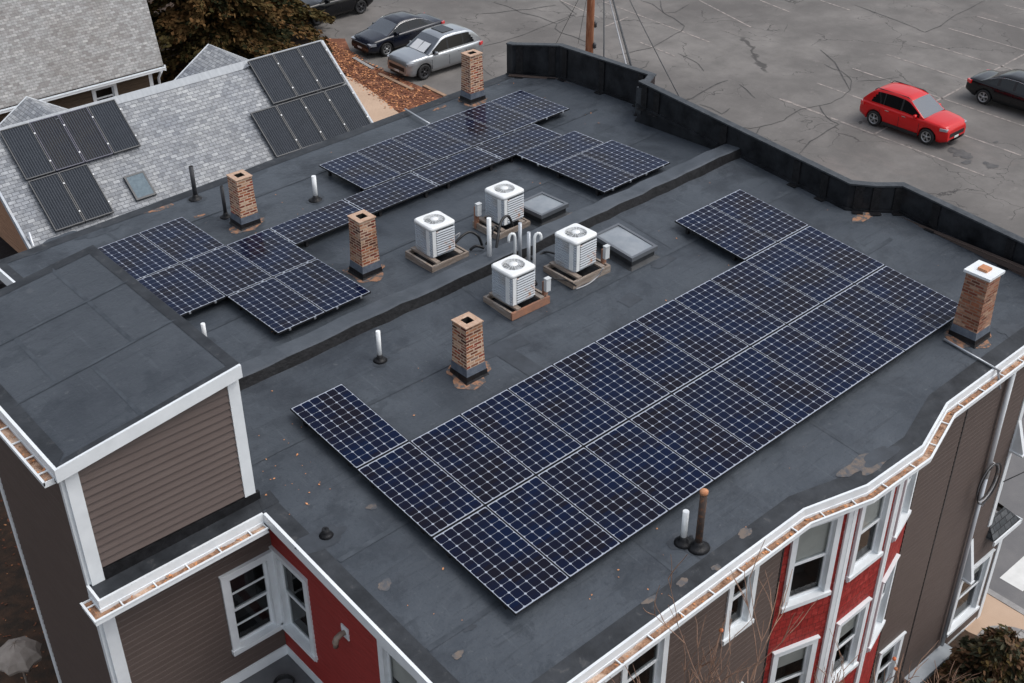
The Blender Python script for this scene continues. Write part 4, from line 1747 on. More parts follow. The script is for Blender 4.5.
def make_condenser(rusty=True):
    r = thing('air_conditioner', 'x', 'air conditioner')
    A, B, H = .30, .29, .66
    mb = MB()
    rings = []
    z = .03
    rings.append(rsq(A - .012, B - .012, .06, 0))
    rings.append(rsq(A - .012, B - .012, .06, .03))
    n = 10
    for k in range(n):
        z = .03 + (H - .10) * k / n
        dz = (H - .10) / n
        rings.append(rsq(A, B, .06, z + .004))
        rings.append(rsq(A, B, .06, z + dz * .62))
        rings.append(rsq(A - .020, B - .020, .050, z + dz * .74))
        rings.append(rsq(A - .020, B - .020, .050, z + dz * .97))
    rings.append(rsq(A - .004, B - .004, .06, H - .065))
    mb.loft(rings, s=False)
    mb.build('housing', M['hvac'], r, world=False)
    # louvred coil side
    mb = MB()
    mb.box(-A + .13, A - .05, -B - .004, -B + .01, .05, H - .085, m=0)
    for k in range(10):
        z = .06 + k * .052
        mb.quad((-A + .12, -B - .008, z + .026), (-A + .12, -B - .024, z), (A - .04, -B - .024, z), (A - .04, -B - .008, z + .026), m=1)
        mb.quad((-A + .12, -B - .024, z), (-A + .12, -B - .020, z - .004), (A - .04, -B - .020, z - .004), (A - .04, -B - .024, z), m=1)
    mb.build('louvre_panel', [M['fandark'], M['rustslat' if rusty else 'slat']], r, world=False)
    # corner service cover
    mb = MB()
    mb.box(-A - .006, -A + .02, -B + .06, -B + .16, .03, H - .08)
    mb.box(-A + .03, -A + .115, -B - .010, -B + .01, .02, H - .08)
    mb.build('service_cover', M['hvac_top'], r, world=False)
    # top with fan well
    mb = MB()
    o0, o1, o2 = rsq(A + .012, B + .012, .08, H - .07), rsq(A + .014, B + .014, .085, H - .02), rsq(A - .012, B - .012, .07, H)
    mb.loft([rsq(A - .01, B - .01, .06, H - .075), o0, o1, o2], cap=False, s=True)
    k = len(o2)
    circ = []
    for p in o2:
        a = math.atan2(p[1], p[0])
        circ.append((.215 * math.cos(a), .215 * math.sin(a), H + .006))
    c2 = [(p[0] * .96, p[1] * .96, H - .05) for p in circ]
    mb.loft([o2, circ, c2], cap=False, s=False)
    mb.build('top_cover', M['hvac_top'], r, world=False)
    mb = MB()
    mb.lathe([(.0, H - .05), (.21, H - .05)], seg=20, cap=False)
    mb.build('fan_well', M['fandark'], r, world=False)
    mb = MB()
    for q in range(4):
        a = q * 1.57
        pts = []
        mb.quad(*[(rr * math.cos(a + da), rr * math.sin(a + da), H - .04 + dz) for rr, da, dz in ((.05, -.3, 0), (.19, -.35, 0), (.19, .35, .03), (.05, .3, .02))])
    mb.lathe([(.06, H - .045), (.06, H - .01), (.02, H - .005)], seg=14)
    mb.build('fan', M['fan'], r, world=False)
    mb = MB()
    for q in range(5):
        rr = .085 + q * .029
        pts = [(rr * math.cos(t * math.pi / 12), rr * math.sin(t * math.pi / 12), H + .004 + .012 * (1 - rr / .21)) for t in range(25)]
        mb.tube(pts, .0034, 4, cap=False)
    for q in range(18):
        a = q * math.pi / 9
        mb.tube([(.06 * math.cos(a), .06 * math.sin(a), H + .016), (.215 * math.cos(a), .215 * math.sin(a), H + .005)], .0034, 4, cap=False)
    mb.lathe([(.085, H + .012), (.08, H + .022), (.001, H + .026)], seg=18, cap=True)
    mb.build('fan_guard', M['hvac_top'], r, world=False)
    return r


def platform(x0, x1, y0, y1, pl, label, box=None, red=False):
    zfn = pl[0] + pl[1] * (x0 + x1) / 2 + pl[2] * (y0 + y1) / 2 - DROP
    t = thing('timber_platform', label, 'platform', ((x0 + x1) / 2, (y0 + y1) / 2, zfn), 0, 'timber platforms under the condensers')
    a, b = (x1 - x0) / 2, (y1 - y0) / 2
    for i, (X0, X1, Y0, Y1, z0, z1) in enumerate(((-a, a, -b, -b + .045, -.02, .13), (-a, a, b - .045, b, -.02, .13), (-a, -a + .045, -b + .045, b - .045, -.02, .13),
                                  (a - .045, a, -b + .045, b - .045, -.02, .13))):
        mb = MB()
        mb.box(X0, X1, Y0, Y1, z0, z1)
        mb.build('plank', M['rustwood' if (red and i in (0,)) else 'wood'], t, world=False)
    for xx in (-a * .62, a * .62):
        mb = MB()
        mb.box(xx - .05, xx + .05, -b + .02, b - .02, .132, .17)
        mb.build('sleeper', M['wood'], t, world=False)
    mb = MB()
    mb.box(-a + .05, a - .05, -b + .05, b - .05, 0, .03)
    mb.build('frame_shade_sheet', M['tar'], t, world=False)  # black sheet standing in for the shade inside the timber frame
    if box:
        bx, by, hh = box
        mb = MB()
        mb.box(bx - .05, bx + .05, by - .025, by + .025, 0, hh)
        mb.build('post', M['rustwood'], t, world=False)
        mb = MB()
        mb.box(bx - .055, bx + .055, by - .10, by - .026, hh - .18, hh + .08)
        mb.box(bx - .06, bx + .06, by - .11, by - .02, hh + .08, hh + .095)
        mb.build('switch_box', M['grey_box'], t, world=False)
    return t, zfn


cond = make_condenser()
cond2 = None
GU = 'air conditioners on the flat roof'
for i, (x0, x1, y0, y1, pl, pf, ul, box, cxy) in enumerate([
    (4.56, 5.5, -.30, .52, NEAR, 'timber platform with a red front plank, nearest the brick chimney', 'air conditioner nearest the viewer, its side rust streaked', (.44, -.30, .42), (4.96, .12)),
    (4.66, 5.60, 2.18, 3.05, FAR, 'timber platform of the leftmost air conditioner', 'leftmost air conditioner of the four, standing before the solar strip', None, (5.13, 2.66)),
    (6.42, 7.32, 2.25, 3.05, FAR, 'timber platform of the rearmost air conditioner, beside a skylight', 'rearmost air conditioner of the four, with the left skylight behind it', (-.42, .30, .50), (6.98, 2.68)),
    (6.12, 7.12, -.28, .56, NEAR, 'timber platform of the right air conditioner, beside the large skylight', 'rightmost air conditioner of the four, beside the near skylight', (.46, -.26, .44), (6.62, .20))]):
    t, z = platform(x0, x1, y0, y1, pl, pf, box, red=(i == 0))
    o = cond if i == 0 else dup(cond)
    o.location = (cxy[0], cxy[1], z + .172)
    o['label'] = ul
    o['group'] = GU
    o.rotation_euler = (0, 0, R((0, -2, 1, 2)[i]))


# risers and refrigerant hoses
def riser(px, py, h, r, m, label, hook=0, pl=NEAR):
    c = on(px, py, pl, -DROP)
    pts = [(c.x, c.y, c.z), (c.x, c.y, c.z + h)]
    if hook:
        dx, dy = hook
        for k in range(1, 7):
            a = math.pi * k / 6
            pts.append((c.x + dx * (1 - math.cos(a)) * .5, c.y + dy * (1 - math.cos(a)) * .5, c.z + h + .10 * math.sin(a)))
        pts.append((c.x + dx, c.y + dy, c.z + h - .06))
    t = thing('riser_pipe', label, 'pipe', (c.x, c.y, c.z), 0, 'riser pipes among the condensers')
    mb = MB()
    mb.tube(pts, r, 10)
    mb.build('pipe', M[m], t)
    mb = MB()
    mb.lathe([(r * 2.6, 0), (r * 2, .03), (r * 1.2, .10)], (c.x, c.y, c.z), 14)
    mb.build('pipe_boot', M['tar'], t)


riser(489.5, 263, .98, .045, 'white2', 'thick grey white riser pipe at the left of the condenser cluster')
riser(515, 276, .84, .028, 'white2', 'slim white pipe with a hooked top bending left', (-.13, .03))
riser(520, 264, .90, .035, 'conduit', 'straight grey pipe between the two hooked white pipes')
riser(528.5, 276, .95, .035, 'conduit', 'straight grey pipe just left of the right hooked pipe')
riser(534, 284, .98, .028, 'white2', 'slim white pipe with a hooked top bending right', (.14, -.03))


def hose(pts, r, m, label, name='hose'):
    ps = []
    for px, py, z in pts:
        c = on(px, py, (z, 0, 0))
        ps.append(c)
    # smooth (Catmull-Rom)
    out = []
    n = len(ps)
    for i in range(n - 1):
        p0, p1, p2, p3 = ps[max(0, i - 1)], ps[i], ps[i + 1], ps[min(n - 1, i + 2)]
        for k in range(6):
            t = k / 6
            out.append(.5 * ((2 * p1) + (-p0 + p2) * t + (2 * p0 - 5 * p1 + 4 * p2 - p3) * t * t + (-p0 + 3 * p1 - 3 * p2 + p3) * t ** 3))
    out.append(ps[-1])
    mb = MB()
    mb.tube(out, r, 8)
    return tag(mb.build(name, M[m]), label, name, 'hoses between the condensers')


hose([(455, 243, 9.05), (462, 236, 9.15), (470, 232, 9.18), (478, 236, 9.1), (482, 245, 8.86)], .028, 'black', 'black insulated hose from the leftmost air conditioner to the roof')
hose([(495, 262, 8.92), (497, 243, 9.25), (501, 222, 9.55), (508, 216, 9.6), (513, 226, 9.35)], .028, 'black', 'black insulated hose arching up before the rearmost air conditioner')
hose([(556, 254, 9.1), (545, 252, 9.05), (538, 258, 8.98), (536, 268, 8.95)], .022, 'black', 'thin black hose from the right air conditioner to the risers')
hose([(548, 280, 9.18), (558, 279, 9.08), (568, 281, 9.05), (576, 286, 9.06)], .016, 'black', 'black cable from the grey switch box to the right air conditioner')
hose([(576, 289, 9.08), (588, 284, 9.12), (598, 276, 9.2), (603, 268, 9.4)], .012, 'wire_l', 'pale cable running up to the right switch box', 'cable')
hose([(455, 236, 9.05), (460, 233, 9.08), (457, 240, 8.95)], .010, 'wire_l', 'short pale cable loop beside the leftmost air conditioner', 'cable')

hose([(486, 244, 9.0), (491, 236, 9.35), (495, 226, 9.5), (499, 232, 9.2), (497, 246, 8.95)], .02, 'black', 'second black hose looping beside the thick white riser')
hose([(533, 262, 8.96), (529, 256, 9.1), (523, 262, 9.05), (519, 270, 8.95)], .024, 'black', 'short black hose curled at the foot of the hooked pipes')
hose([(470, 250, 8.87), (476, 246, 8.95), (484, 248, 8.9)], .03, 'black', 'stubby black hose end at the roof penetration left of the risers')

# fallen leaves on the roof
rnd = random.Random(21)
mb = MB()
for k in range(150):
    if k < 30:
        p = on(rnd.gauss(285, 28), rnd.gauss(470, 26), NEAR, -DROP)
    elif k < 40:
        p = on(rnd.gauss(640, 70), rnd.gauss(590, 18), NEAR, -DROP)
    elif k < 90:
        p = Vector((rnd.uniform(-1.2, 12.5), rnd.uniform(-6.4, 1), 0))
    else:
        p = Vector((rnd.uniform(-1.2, 12.5), rnd.uniform(1.8, 9), 0))
    if not (-1.3 < p.x < 12.6 and -6.5 < p.y < 9):
        continue
    z = (zn if p.y < 1.15 else zf)(p.x, p.y) + .014
    if 1.0 < p.y < 1.85:
        continue
    leafquad(mb, Vector((p.x, p.y, z)), rnd, rnd.choice((.010, .014, .022)), 0)
tag(mb.build('fallen_leaves', M['leaf']), 'scattered orange leaves on the dark roof', 'leaves', kind='stuff')


# ================================================================== NEIGHBOUR HOUSE
TN = math.tan(R(38.8))
NRP = (6.12 - TN * 14.04, 0, TN)
RY, RZ = 16.45, 6.12 + TN * (16.45 - 14.04)
nb = thing('neighbour_house', 'grey shingled house behind the flat roof, with dark collectors on its slope', 'house', (6, 16.4, 0))
mb = MB()
ey = 12.6
ez = NRP[0] + TN * ey
X0_, X1_ = .88, 11.62
mb.quad((X0_, ey, ez), (X1_, ey, ez), (X1_, RY, RZ), (X0_, RY, RZ))
mb.quad((X1_, 2 * RY - ey, ez), (X0_, 2 * RY - ey, ez), (X0_, RY, RZ), (X1_, RY, RZ))
rf = mb.build('roof', M['shingle'], nb)
mb = MB()
for xx, s in ((X0_, -1), (X1_, 1)):
    for sg in (-1, 1):
        y1 = RY + sg * (RY - ey)
        a, b = (xx, y1), (xx, RY)
        q = [(xx, y1, ez + .01), (xx + s * .06, y1, ez + .01), (xx + s * .06, RY, RZ + .01), (xx, RY, RZ + .01)]
        lo = [(p[0], p[1], p[2] - .2) for p in q]
        mb.quad(*q)
        for i in range(4):
            j = (i + 1) % 4
            mb.quad(q[i], q[j], lo[j], lo[i])
        mb.build('rake_board', M['hvac'], nb)
        mb = MB()
mb = MB()
mb.loft([[(X0_, RY - .17, RZ - .13), (X0_, RY, RZ + .035), (X0_, RY + .17, RZ - .13)], [(X1_, RY - .17, RZ - .13), (X1_, RY, RZ + .035), (X1_, RY + .17, RZ - .13)]],
        closed=False, cap=False, s=False)
mb.build('ridge_cap', M['ridge'], rf)
mb = MB()
siding(mb, (X0_ + .2, ey + .3), (X1_ - .2, ey + .3), 0, ez, .13)
siding(mb, (X1_ - .2, 2 * RY - ey - .3), (X0_ + .2, 2 * RY - ey - .3), 0, ez, .13)
gt = lambda p: NRP[0] + TN * (p.y if p.y < RY else 2 * RY - p.y) - .04
for xx, a, b in ((X0_ + .2, 2 * RY - ey - .3, ey + .3), (X1_ - .2, ey + .3, 2 * RY - ey - .3)):
    siding(mb, (xx, a), (xx, RY), 0, RZ, .13, topf=gt)
    siding(mb, (xx, RY), (xx, b), 0, RZ, .13, topf=gt)
mb.build('wall', M['tan'], nb)
# cross gables behind the ridge
for (px, py), bx in (((27, 97), (58, 119)), ((208.9, 44.4), (244, 61))):
    A = gr(px, py, RZ - .02)
    w_, dr = 1.55, 1.0
    y1 = A.y
    mb = MB()
    mb.quad((A.x, RY - .3, RZ - .02), (A.x, y1, RZ - .02), (A.x - w_, y1, RZ - dr), (A.x - w_, RY + .8, RZ - dr))
    mb.quad((A.x, y1, RZ - .02), (A.x, RY - .3, RZ - .02), (A.x + w_, RY + .8, RZ - dr), (A.x + w_, y1, RZ - dr))
    g = mb.build('dormer', M['shingle'], nb)
    mb = MB()
    mb.quad((A.x - w_ + .15, y1 - .12, RZ - 2.6), (A.x - w_ + .15, RY, RZ - 2.6), (A.x - w_ + .15, RY, RZ - dr), (A.x - w_ + .15, y1 - .12, RZ - dr))
    mb.quad((A.x + w_ - .15, y1 - .12, RZ - dr), (A.x + w_ - .15, RY, RZ - dr), (A.x + w_ - .15, RY, RZ - 2.6), (A.x + w_ - .15, y1 - .12, RZ - 2.6))
    mb.quad((A.x - w_ + .15, y1 - .12, RZ - 2.6), (A.x - w_ + .15, y1 - .12, RZ - dr), (A.x, y1 - .12, RZ - .06), (A.x + w_ - .15, y1 - .12, RZ - dr), (A.x + w_ - .15, y1 - .12, RZ - 2.6))
    mb.build('dormer_wall', M['tan'], g)
    mb = MB()
    for s in (-1, 1):
        q = [(A.x, y1, RZ - .01), (A.x + s * w_, y1, RZ - dr + .01), (A.x + s * w_, y1 + .05, RZ - dr + .01), (A.x, y1 + .05, RZ - .01)]
        lo = [(p[0], p[1], p[2] - .18) for p in q]
        mb.quad(*q)
        for i in range(4):
            j = (i + 1) % 4
            mb.quad(q[i], q[j], lo[j], lo[i])
        mb.build('rake_board', M['white'], g)
        mb = MB()
# roof window
SLN = Vector((0, -TN, 1)).normalized()
SLV = Vector((0, 1, TN)).normalized()


def slope_mat(x, y, off=.02):
    z = NRP[0] + TN * y
    c = Vector((x, y, z)) + SLN * off
    return Matrix(((1, SLV.x, SLN.x, c.x), (0, SLV.y, SLN.y, c.y), (0, SLV.z, SLN.z, c.z), (0, 0, 0, 1)))


Mx = slope_mat(4.19, 14.33)
mb = MB()
for a in ((-.29, -.24, -.38, .38), (.24, .29, -.38, .38), (-.24, .24, -.38, -.33), (-.24, .24, .33, .38)):
    mb.box(a[0], a[1], a[2], a[3], -.03, .07, Mx)
sk = mb.build('skylight', M['darkframe'], nb)
mb = MB()
mb.box(-.24, .24, -.33, .33, .0, .062, Mx)
mb.build('skylight_glazing', M['skyl_blue'], sk)
mb = MB()
mb.tube([(.95, 13.6, 4.9), (.95, 13.95, 6.3)], .04, 8)
mb.build('downspout', M['conduit'], nb)
mb = MB()
mb.box(.72, .95, 13.7, 13.95, 5.1, 5.5)
mb.build('meter_box', M['grey_box'], nb)
# dark flat porch roof at its left
pq = [gr(-20, 238, 5), gr(14, 231, 5), gr(34, 250, 5), gr(30, 275, 5), gr(-20, 290, 5)]
sh = thing('lean_to_shed', 'black flat roofed lean-to beside the tan gable wall', 'shed', (pq[2].x, pq[2].y, 0))
mb = MB()
mb.quad(*[(p.x, p.y, 5) for p in pq][::-1])
for i in range(len(pq)):
    a, b = pq[::-1][i], pq[::-1][(i + 1) % len(pq)]
    mb.quad((a.x, a.y, 4.85), (b.x, b.y, 4.85), (b.x, b.y, 5), (a.x, a.y, 5))
mb.build('roof', M['tar'], sh)
mb = MB()
cc = sum(pq, Vector()) / len(pq)
qi = [cc.lerp(p, .93) for p in pq][::-1]
for i in range(len(qi)):
    siding(mb, qi[i].xy, qi[(i + 1) % len(qi)].xy, 0, 4.85, .15)
mb.build('wall', M['tan'], sh)


# solar collectors on the slope
def make_collector(m, frame='darkframe'):
    r = thing('solar_collector', 'x', 'solar collector')
    a, b = .395, .765
    mb = MB()
    for q in ((-a, a, -b, -b + .025), (-a, a, b - .025, b), (-a, -a + .025, -b + .025, b - .025), (a - .025, a, -b + .025, b - .025)):
        mb.box(*q, 0, .075)
    mb.build('frame', M[frame], r, world=False)
    mb = MB()
    n = 11
    pts = []
    row0, row1 = [], []
    for k in range(n * 2 + 1):
        x = -a + .025 + (2 * a - .05) * k / (2 * n)
        z = .066 if k % 2 else .050
        row0.append((x, -b + .025, z))
        row1.append((x, b - .025, z))
    for k in range(n * 2):
        mb.quad(row0[k], row0[k + 1], row1[k + 1], row1[k], m=k % 2)
    mb.build('absorber', [M[m], M['absorb_rib']], r, world=False)
    for yy in (-.45, .42):
        mb = MB()
        mb.box(a - .01, a + .025, yy - .02, yy + .02, .05, .085)
        mb.build('clamp', M['hvac_top'], r, world=False)
    return r


def put_coll(o, x0, x1, yc, label, group):
    w_ = x1 - x0
    Mx = slope_mat((x0 + x1) / 2, yc, .07)
    o.matrix_world = Mx
    o.scale = ((w_ - .02) / .79, 1, 1)
    o['label'] = label
    o['group'] = group


ca = make_collector('thermal')
cb = make_collector('thermal_b', 'navyframe')
ysu, ysl = 15.765, 14.53
f1 = True
L4 = ['leftmost', 'second', 'third', 'rightmost']
GL, GR_ = 'collectors at the left of the shingled slope', 'collectors at the right of the shingled slope'
o = ca
for i in range(4):
    x0 = 1.55 + .805 * i
    if i in (1, 2):
        o = cb if i == 1 else dup(cb)
    else:
        o = ca if i == 0 else dup(ca)
    put_coll(o, x0, x0 + .805, ysu, '%s dark ribbed collector of the upper row of four%s' % (L4[i], ', brownish' if i in (1, 2) else ''), GL)
for i in range(2):
    put_coll(dup(ca), 1.57 + .81 * i, 1.57 + .81 * (i + 1), ysl, '%s ribbed collector of the lower pair near the roof window' % ('left' if i == 0 else 'right'), GL)
for i in range(3):
    put_coll(dup(ca), 8.95 + .85 * i, 8.95 + .85 * (i + 1), ysu + .03, '%s ribbed collector of the upper row of three by the rake' % ('left', 'centre', 'right')[i], GR_)
for i in range(4):
    put_coll(dup(ca), 8.15 + .84 * i, 8.15 + .84 * (i + 1), ysl + .02, '%s ribbed collector of the lower row of four by the rake' % L4[i], GR_)

# ================================================================== FAR HOUSE
fh = thing('far_house', 'house with a big taupe shingled roof and olive walls at top left', 'house', (3, 28, 0))
mb = MB()
tp = math.tan(R(47))
ye, ze = 25.6, 4.95
mb.quad((-14, ye, ze), (10.65, ye, ze), (13.1, ye + 7.5, ze + 7.5 * tp), (-14, ye + 7.5, ze + 7.5 * tp))
mb.quad((10.65, ye + 15, ze), (-14, ye + 15, ze), (-14, ye + 7.5, ze + 7.5 * tp), (13.1, ye + 7.5, ze + 7.5 * tp))
mb.build('roof', M['shingle_b'], fh)
gutter(fh, [(-14, ye), (10.65, ye)], lambda x, y: ze, top=-.05, wd=.10, leaves=False, hang=2.5)
mb = MB()
hw = [((gr(91, 84, 0)).x, 0, 0, 0)]


def ony(px, py, Y):
    d = ray(px, py)
    return CW + d * (Y - CW.y) / d.y


yw = ye + .35
wa, wb = ony(91.5, 90, yw), ony(117, 98, yw)
Fh = frame_at((-13.6, yw), (10.3, yw))
hs_ = (wa.x + 13.6 - .02, wb.x + 13.6 + .05, wb.z - .25, ze - .25)
siding(mb, (-13.6, yw), (10.3, yw), 0, ze - .05, .13, [hole(*hs_)])
g2 = lambda p: ze + tp * (min(p.y, 2 * ye + 15 - p.y) - ye) - .05
siding(mb, (10.3, yw), (10.3, ye + 7.5), 0, ze + 7.5 * tp, .13, topf=g2)
siding(mb, (10.3, ye + 7.5), (10.3, ye + 14.6), 0, ze + 7.5 * tp, .13, topf=g2)
siding(mb, (10.3, ye + 14.6), (-13.6, ye + 14.6), 0, ze, .13)
mb.build('wall', M['olive'], fh)
window(fh, Fh, *hs_, blind=0, cas=.12)
mb = MB()
mb.box(23.9 - .14, 23.9, 0, .03, 0, ze - .2, Fh)
mb.build('corner_board', M['white'], fh)
mb = MB()
mb.box(10.66, 10.72, ye - .03, ye + .02, ze - .2, ze)
mb.tube([(10.5, ye - .08, ze - .15), (10.5, ye + .25, ze - .5), (10.5, ye + .28, .2)], .05, 8)
mb.build('downspout', M['white'], fh)


# ================================================================== CARS
def interp(pts, x):
    if x <= pts[0][0]:
        return pts[0][1]
    for (a, b), (c, d) in zip(pts, pts[1:]):
        if x <= c:
            t = (x - a) / (c - a)
            return b + (d - b) * t
    return pts[-1][1]


def smooth(pts, x, r=.06):
    return (interp(pts, x - r) + interp(pts, x) * 2 + interp(pts, x + r)) / 4


SUV = dict(L=4.5, W=1.84, belt=[(0, .80), (.06, .98), (.2, 1.06), (3.25, 1.06), (3.4, 1.08), (4.1, 1.03), (4.36, .97), (4.46, .86), (4.5, .74)],
           roof=[(.08, 1.08), (.30, 1.34), (.60, 1.61), (.9, 1.69), (1.6, 1.73), (2.2, 1.71), (2.45, 1.64), (3.28, 1.08)],
           win=(.55, 3.02), pill=((1.22, .035), (2.12, .035)), ax=(.86, 3.58), wr=.36, side=.62, rear_q=.28)
SEDAN = dict(L=4.6, W=1.82, belt=[(0, .70), (.06, .92), (.3, .98), (.9, .98), (3.3, .92), (3.5, .92), (4.3, .82), (4.45, .72), (4.6, .60)],
             roof=[(.62, .96), (1.35, 1.34), (1.7, 1.42), (2.3, 1.44), (2.6, 1.40), (2.75, 1.36), (3.55, .92)],
             win=(1.05, 3.15), pill=((1.50, .05), (2.22, .05)), ax=(.95, 3.65), wr=.33, side=.55, rear_q=.42)


def make_car(name, label, P_, paint, loc, rz, rim='rim', roofglass=False, rails=None, cladding=False, shade=False, chromeline=False, group=None, scale=1.0):
    """x forwards, built from the rear bumper (x=0) to the front, centred afterwards"""
    root = thing(name, label, 'car', loc, rz, group)
    root.scale = (scale,) * 3
    L, W = P_['L'], P_['W']
    H = W / 2
    N = 96
    xs = [L * i / N for i in range(N + 1)]

    def hw(x):
        u = abs(x - L * .48) / (L * .52)
        return H * (1 - .20 * max(0, u) ** 7 - .03 * u * u)

    def belt(x):
        return smooth(P_['belt'], x, .04)

    def bot(x):
        zb = .26
        if x < .35:
            zb = .30 + (.35 - x) * .35
        if x > L - .35:
            zb = .24 + (x - L + .35) * .3
        for a in P_['ax']:
            rr = P_['wr'] + .065
            d = abs(x - a)
            if d < rr:
                zb = max(zb, P_['wr'] + math.sqrt(max(0, rr * rr - d * d)) * .96)
        return zb
    rings = []
    for x in xs:
        w2, zs, zb = hw(x), belt(x), bot(x)
        zb = min(zb, zs - .16)
        zm = max(P_['side'], zb + .03)
        zm = min(zm, zs - .09)
        half = [(0, zb), (w2 * .80, zb), (w2 * .955, zb + .012), (w2 * .985, (zb + zm) / 2), (w2, zm), (w2 * .985, zs - .09), (w2 * .95, zs - .025), (w2 * .87, zs + .004), (w2 * .5, zs + .03), (0, zs + .04)]
        ring = [(x - L / 2, y, z) for y, z in half] + [(x - L / 2, -y, z) for y, z in half[-2:0:-1]]
        rings.append(ring[::-1])
    k = len(rings[0])
    body = MB()
    body.loft(rings, s=True, cap=True)
    bodyo = body.build('body', M[paint], root, world=False)
    # greenhouse
    rf = P_['roof']
    x0, x1 = rf[0][0], rf[-1][0]
    n2 = 72
    Hm = max(z for _, z in rf)
    gh = []
    for i in range(n2 + 1):
        x = x0 + (x1 - x0) * i / n2
        zr = smooth(rf, x, .07)
        zs = belt(x) - .02
        zr = max(zr, zs + .004)
        f = (zr - zs) / (Hm - .95)
        f = min(1, max(0, f))
        wb = hw(x) * .93
        wt = wb + (H * .73 - wb) * f
        p = lambda t: (wb + (wt - wb) * t, zs + (zr - zs) * t)
        a0, a3 = p(0), p(1)
        half = [a0, p(.10), p(.29), p(.48), p(.67), p(.86), (a3[0] * .99, a3[1] - .035 * f), (a3[0] * .93, a3[1]), (a3[0] * .5, a3[1] + .03 * f), (0, a3[1] + .04 * f)]
        gh.append((x, [(x - L / 2, y, z) for y, z in half], [(x - L / 2, -y, z) for y, z in half]))
    B_, WS, RW_ = MB(), MB(), MB()
    G_, PL_ = {}, {}
    wtop = [r_ for r_ in rf if r_[1] > Hm - .12]
    xr0, xf0 = wtop[0][0], wtop[-1][0]
    for i in range(n2):
        xa = (gh[i][0] + gh[i + 1][0]) / 2
        for sgn, side in ((1, 1), (-1, 2)):
            A, Bq = gh[i][side], gh[i + 1][side]
            for j in range(10 - 1):
                q = (A[j], Bq[j], Bq[j + 1], A[j + 1]) if sgn == -1 else (A[j + 1], Bq[j + 1], Bq[j], A[j])
                tgt = B_
                tj = (j - .5) / 4
                if 1 <= j <= 4 and P_['win'][0] + P_['rear_q'] * tj ** 1.5 < xa < P_['win'][1] + .05 - .0 * tj:
                    tgt = G_.setdefault((sgn, sum(xa > c for c, w_ in P_['pill'])), MB()) if all(abs(xa - c) > w_ for c, w_ in P_['pill']) else PL_.setdefault((sgn, xa > 1.8), MB())
                if j >= 7 and xa > xf0 + .05:
                    tgt = WS
                if j >= 7 and xa < xr0 - .02:
                    tgt = RW_
                tgt.quad(*q, s=True)
    B_.build('roof', M[paint], root, world=False, smooth=True)
    for g_ in G_.values():
        g_.build('side_window', M['glass'], root, world=False, smooth=True)
    for g_ in PL_.values():
        g_.build('window_pillar', M['trimblk'], root, world=False, smooth=True)
    WS.build('windshield', M['glass_w'], root, world=False, smooth=True)
    RW_.build('rear_window', M['glass'], root, world=False, smooth=True)
    if roofglass:
        mb = MB()
        mb.box(1.45 - L / 2, 2.1 - L / 2, -.42, .42, Hm + .005, Hm + .046)
        mb.build('sunroof', M['glass'], root, world=False)
    if shade:
        mb = MB()
        zz = lambda x: smooth(rf, x, .07) + .055
        xa, xb = 2.85, 3.33
        for s0 in (-.50, .03):
            mb.quad((xa - L / 2, s0, zz(xa)), (xb - L / 2, s0 - .03, zz(xb)), (xb - L / 2, s0 + .50, zz(xb)), (xa - L / 2, s0 + .47, zz(xa)))
        mb.build('sun_shade', M['shade'], root, world=False)
    # wheels
    for a in P_['ax']:
        for sg in (-1, 1):
            r_ = P_['wr']
            y = sg * (H - .125)
            Mx = Matrix.Translation((a - L / 2, y, r_)) @ Matrix.Rotation(sg * -math.pi / 2, 4, 'X')
            mb = MB()
            mb.lathe([(r_ * .62, -.10), (r_ * .93, -.10), (r_, -.06), (r_, .07), (r_ * .94, .105), (r_ * .68, .11), (r_ * .66, .04), (.01, .04)], seg=28, M=Mx, cap=False)
            wo_ = mb.build('wheel', M['tyre'], root, world=False)
            mb = MB()
            mb.lathe([(r_ * .68, .105), (r_ * .62, .112), (r_ * .58, .07)], seg=28, M=Mx, cap=False)
            for q in range(5):
                a0 = q * 2 * math.pi / 5 + .3
                for da in (-.16, .16):
                    Mq = Mx @ Matrix.Rotation(a0 + da, 4, 'Z')
                    mb.box(.03, r_ * .62, -.017, .017, .065, .098, Mq)
            mb.lathe([(.06, .06), (.06, .105), (.01, .108)], seg=12, M=Mx)
            mb.build('rim', M[rim], wo_, world=False)
    # arches / cladding
    mb = MB()
    if cladding:
        for sg in (-1, 1):
            mb.box(P_['ax'][0] + .45 - L / 2, P_['ax'][1] - .45 - L / 2, sg * H * .955 - .03, sg * H * .955 + .03, .24, .38)
        mb.box(-L / 2 - .005, -L / 2 + .16, -H * .74, H * .74, .36, .52)
        mb.box(L / 2 - .14, L / 2 + .008, -H * .70, H * .70, .30, .40)
    if cladding:
        mb.build('bumper_trim', M['trimblk'], root, world=False)
        mb = MB()
    mb.box(L / 2 - .10, L / 2 + .010, -.56, .56, .50, .68)
    mb.box(L / 2 - .12, L / 2 + .008, -.50, .50, .28, .38)
    mb.build('grille', M['trimblk'], root, world=False)
    for sg in (-1, 1):
        mb = MB()
        zl = interp(P_['belt'], L - .28) - .12
        Mq = Matrix.Translation((L / 2 - .215, sg * H * .70, zl - .015)) @ Matrix.Rotation(sg * -.26, 4, 'Z')
        rings_ = [[(dx, dy, dz) for dx, dy, dz in ((xx, -.20 * w, -.055 * h), (xx, .20 * w, -.055 * h), (xx, .20 * w, .055 * h), (xx, -.20 * w, .055 * h))] for xx, w, h in ((-.2, 1, 1), (.10, .95, .9), (.145, .7, .6))]
        mb.loft([[Mq @ Vector(p) for p in r_] for r_ in rings_], s=False)
        mb.build('headlight', M['lamp'], root, world=False)
        mb = MB()
        zt_ = interp(P_['belt'], .12) - .10
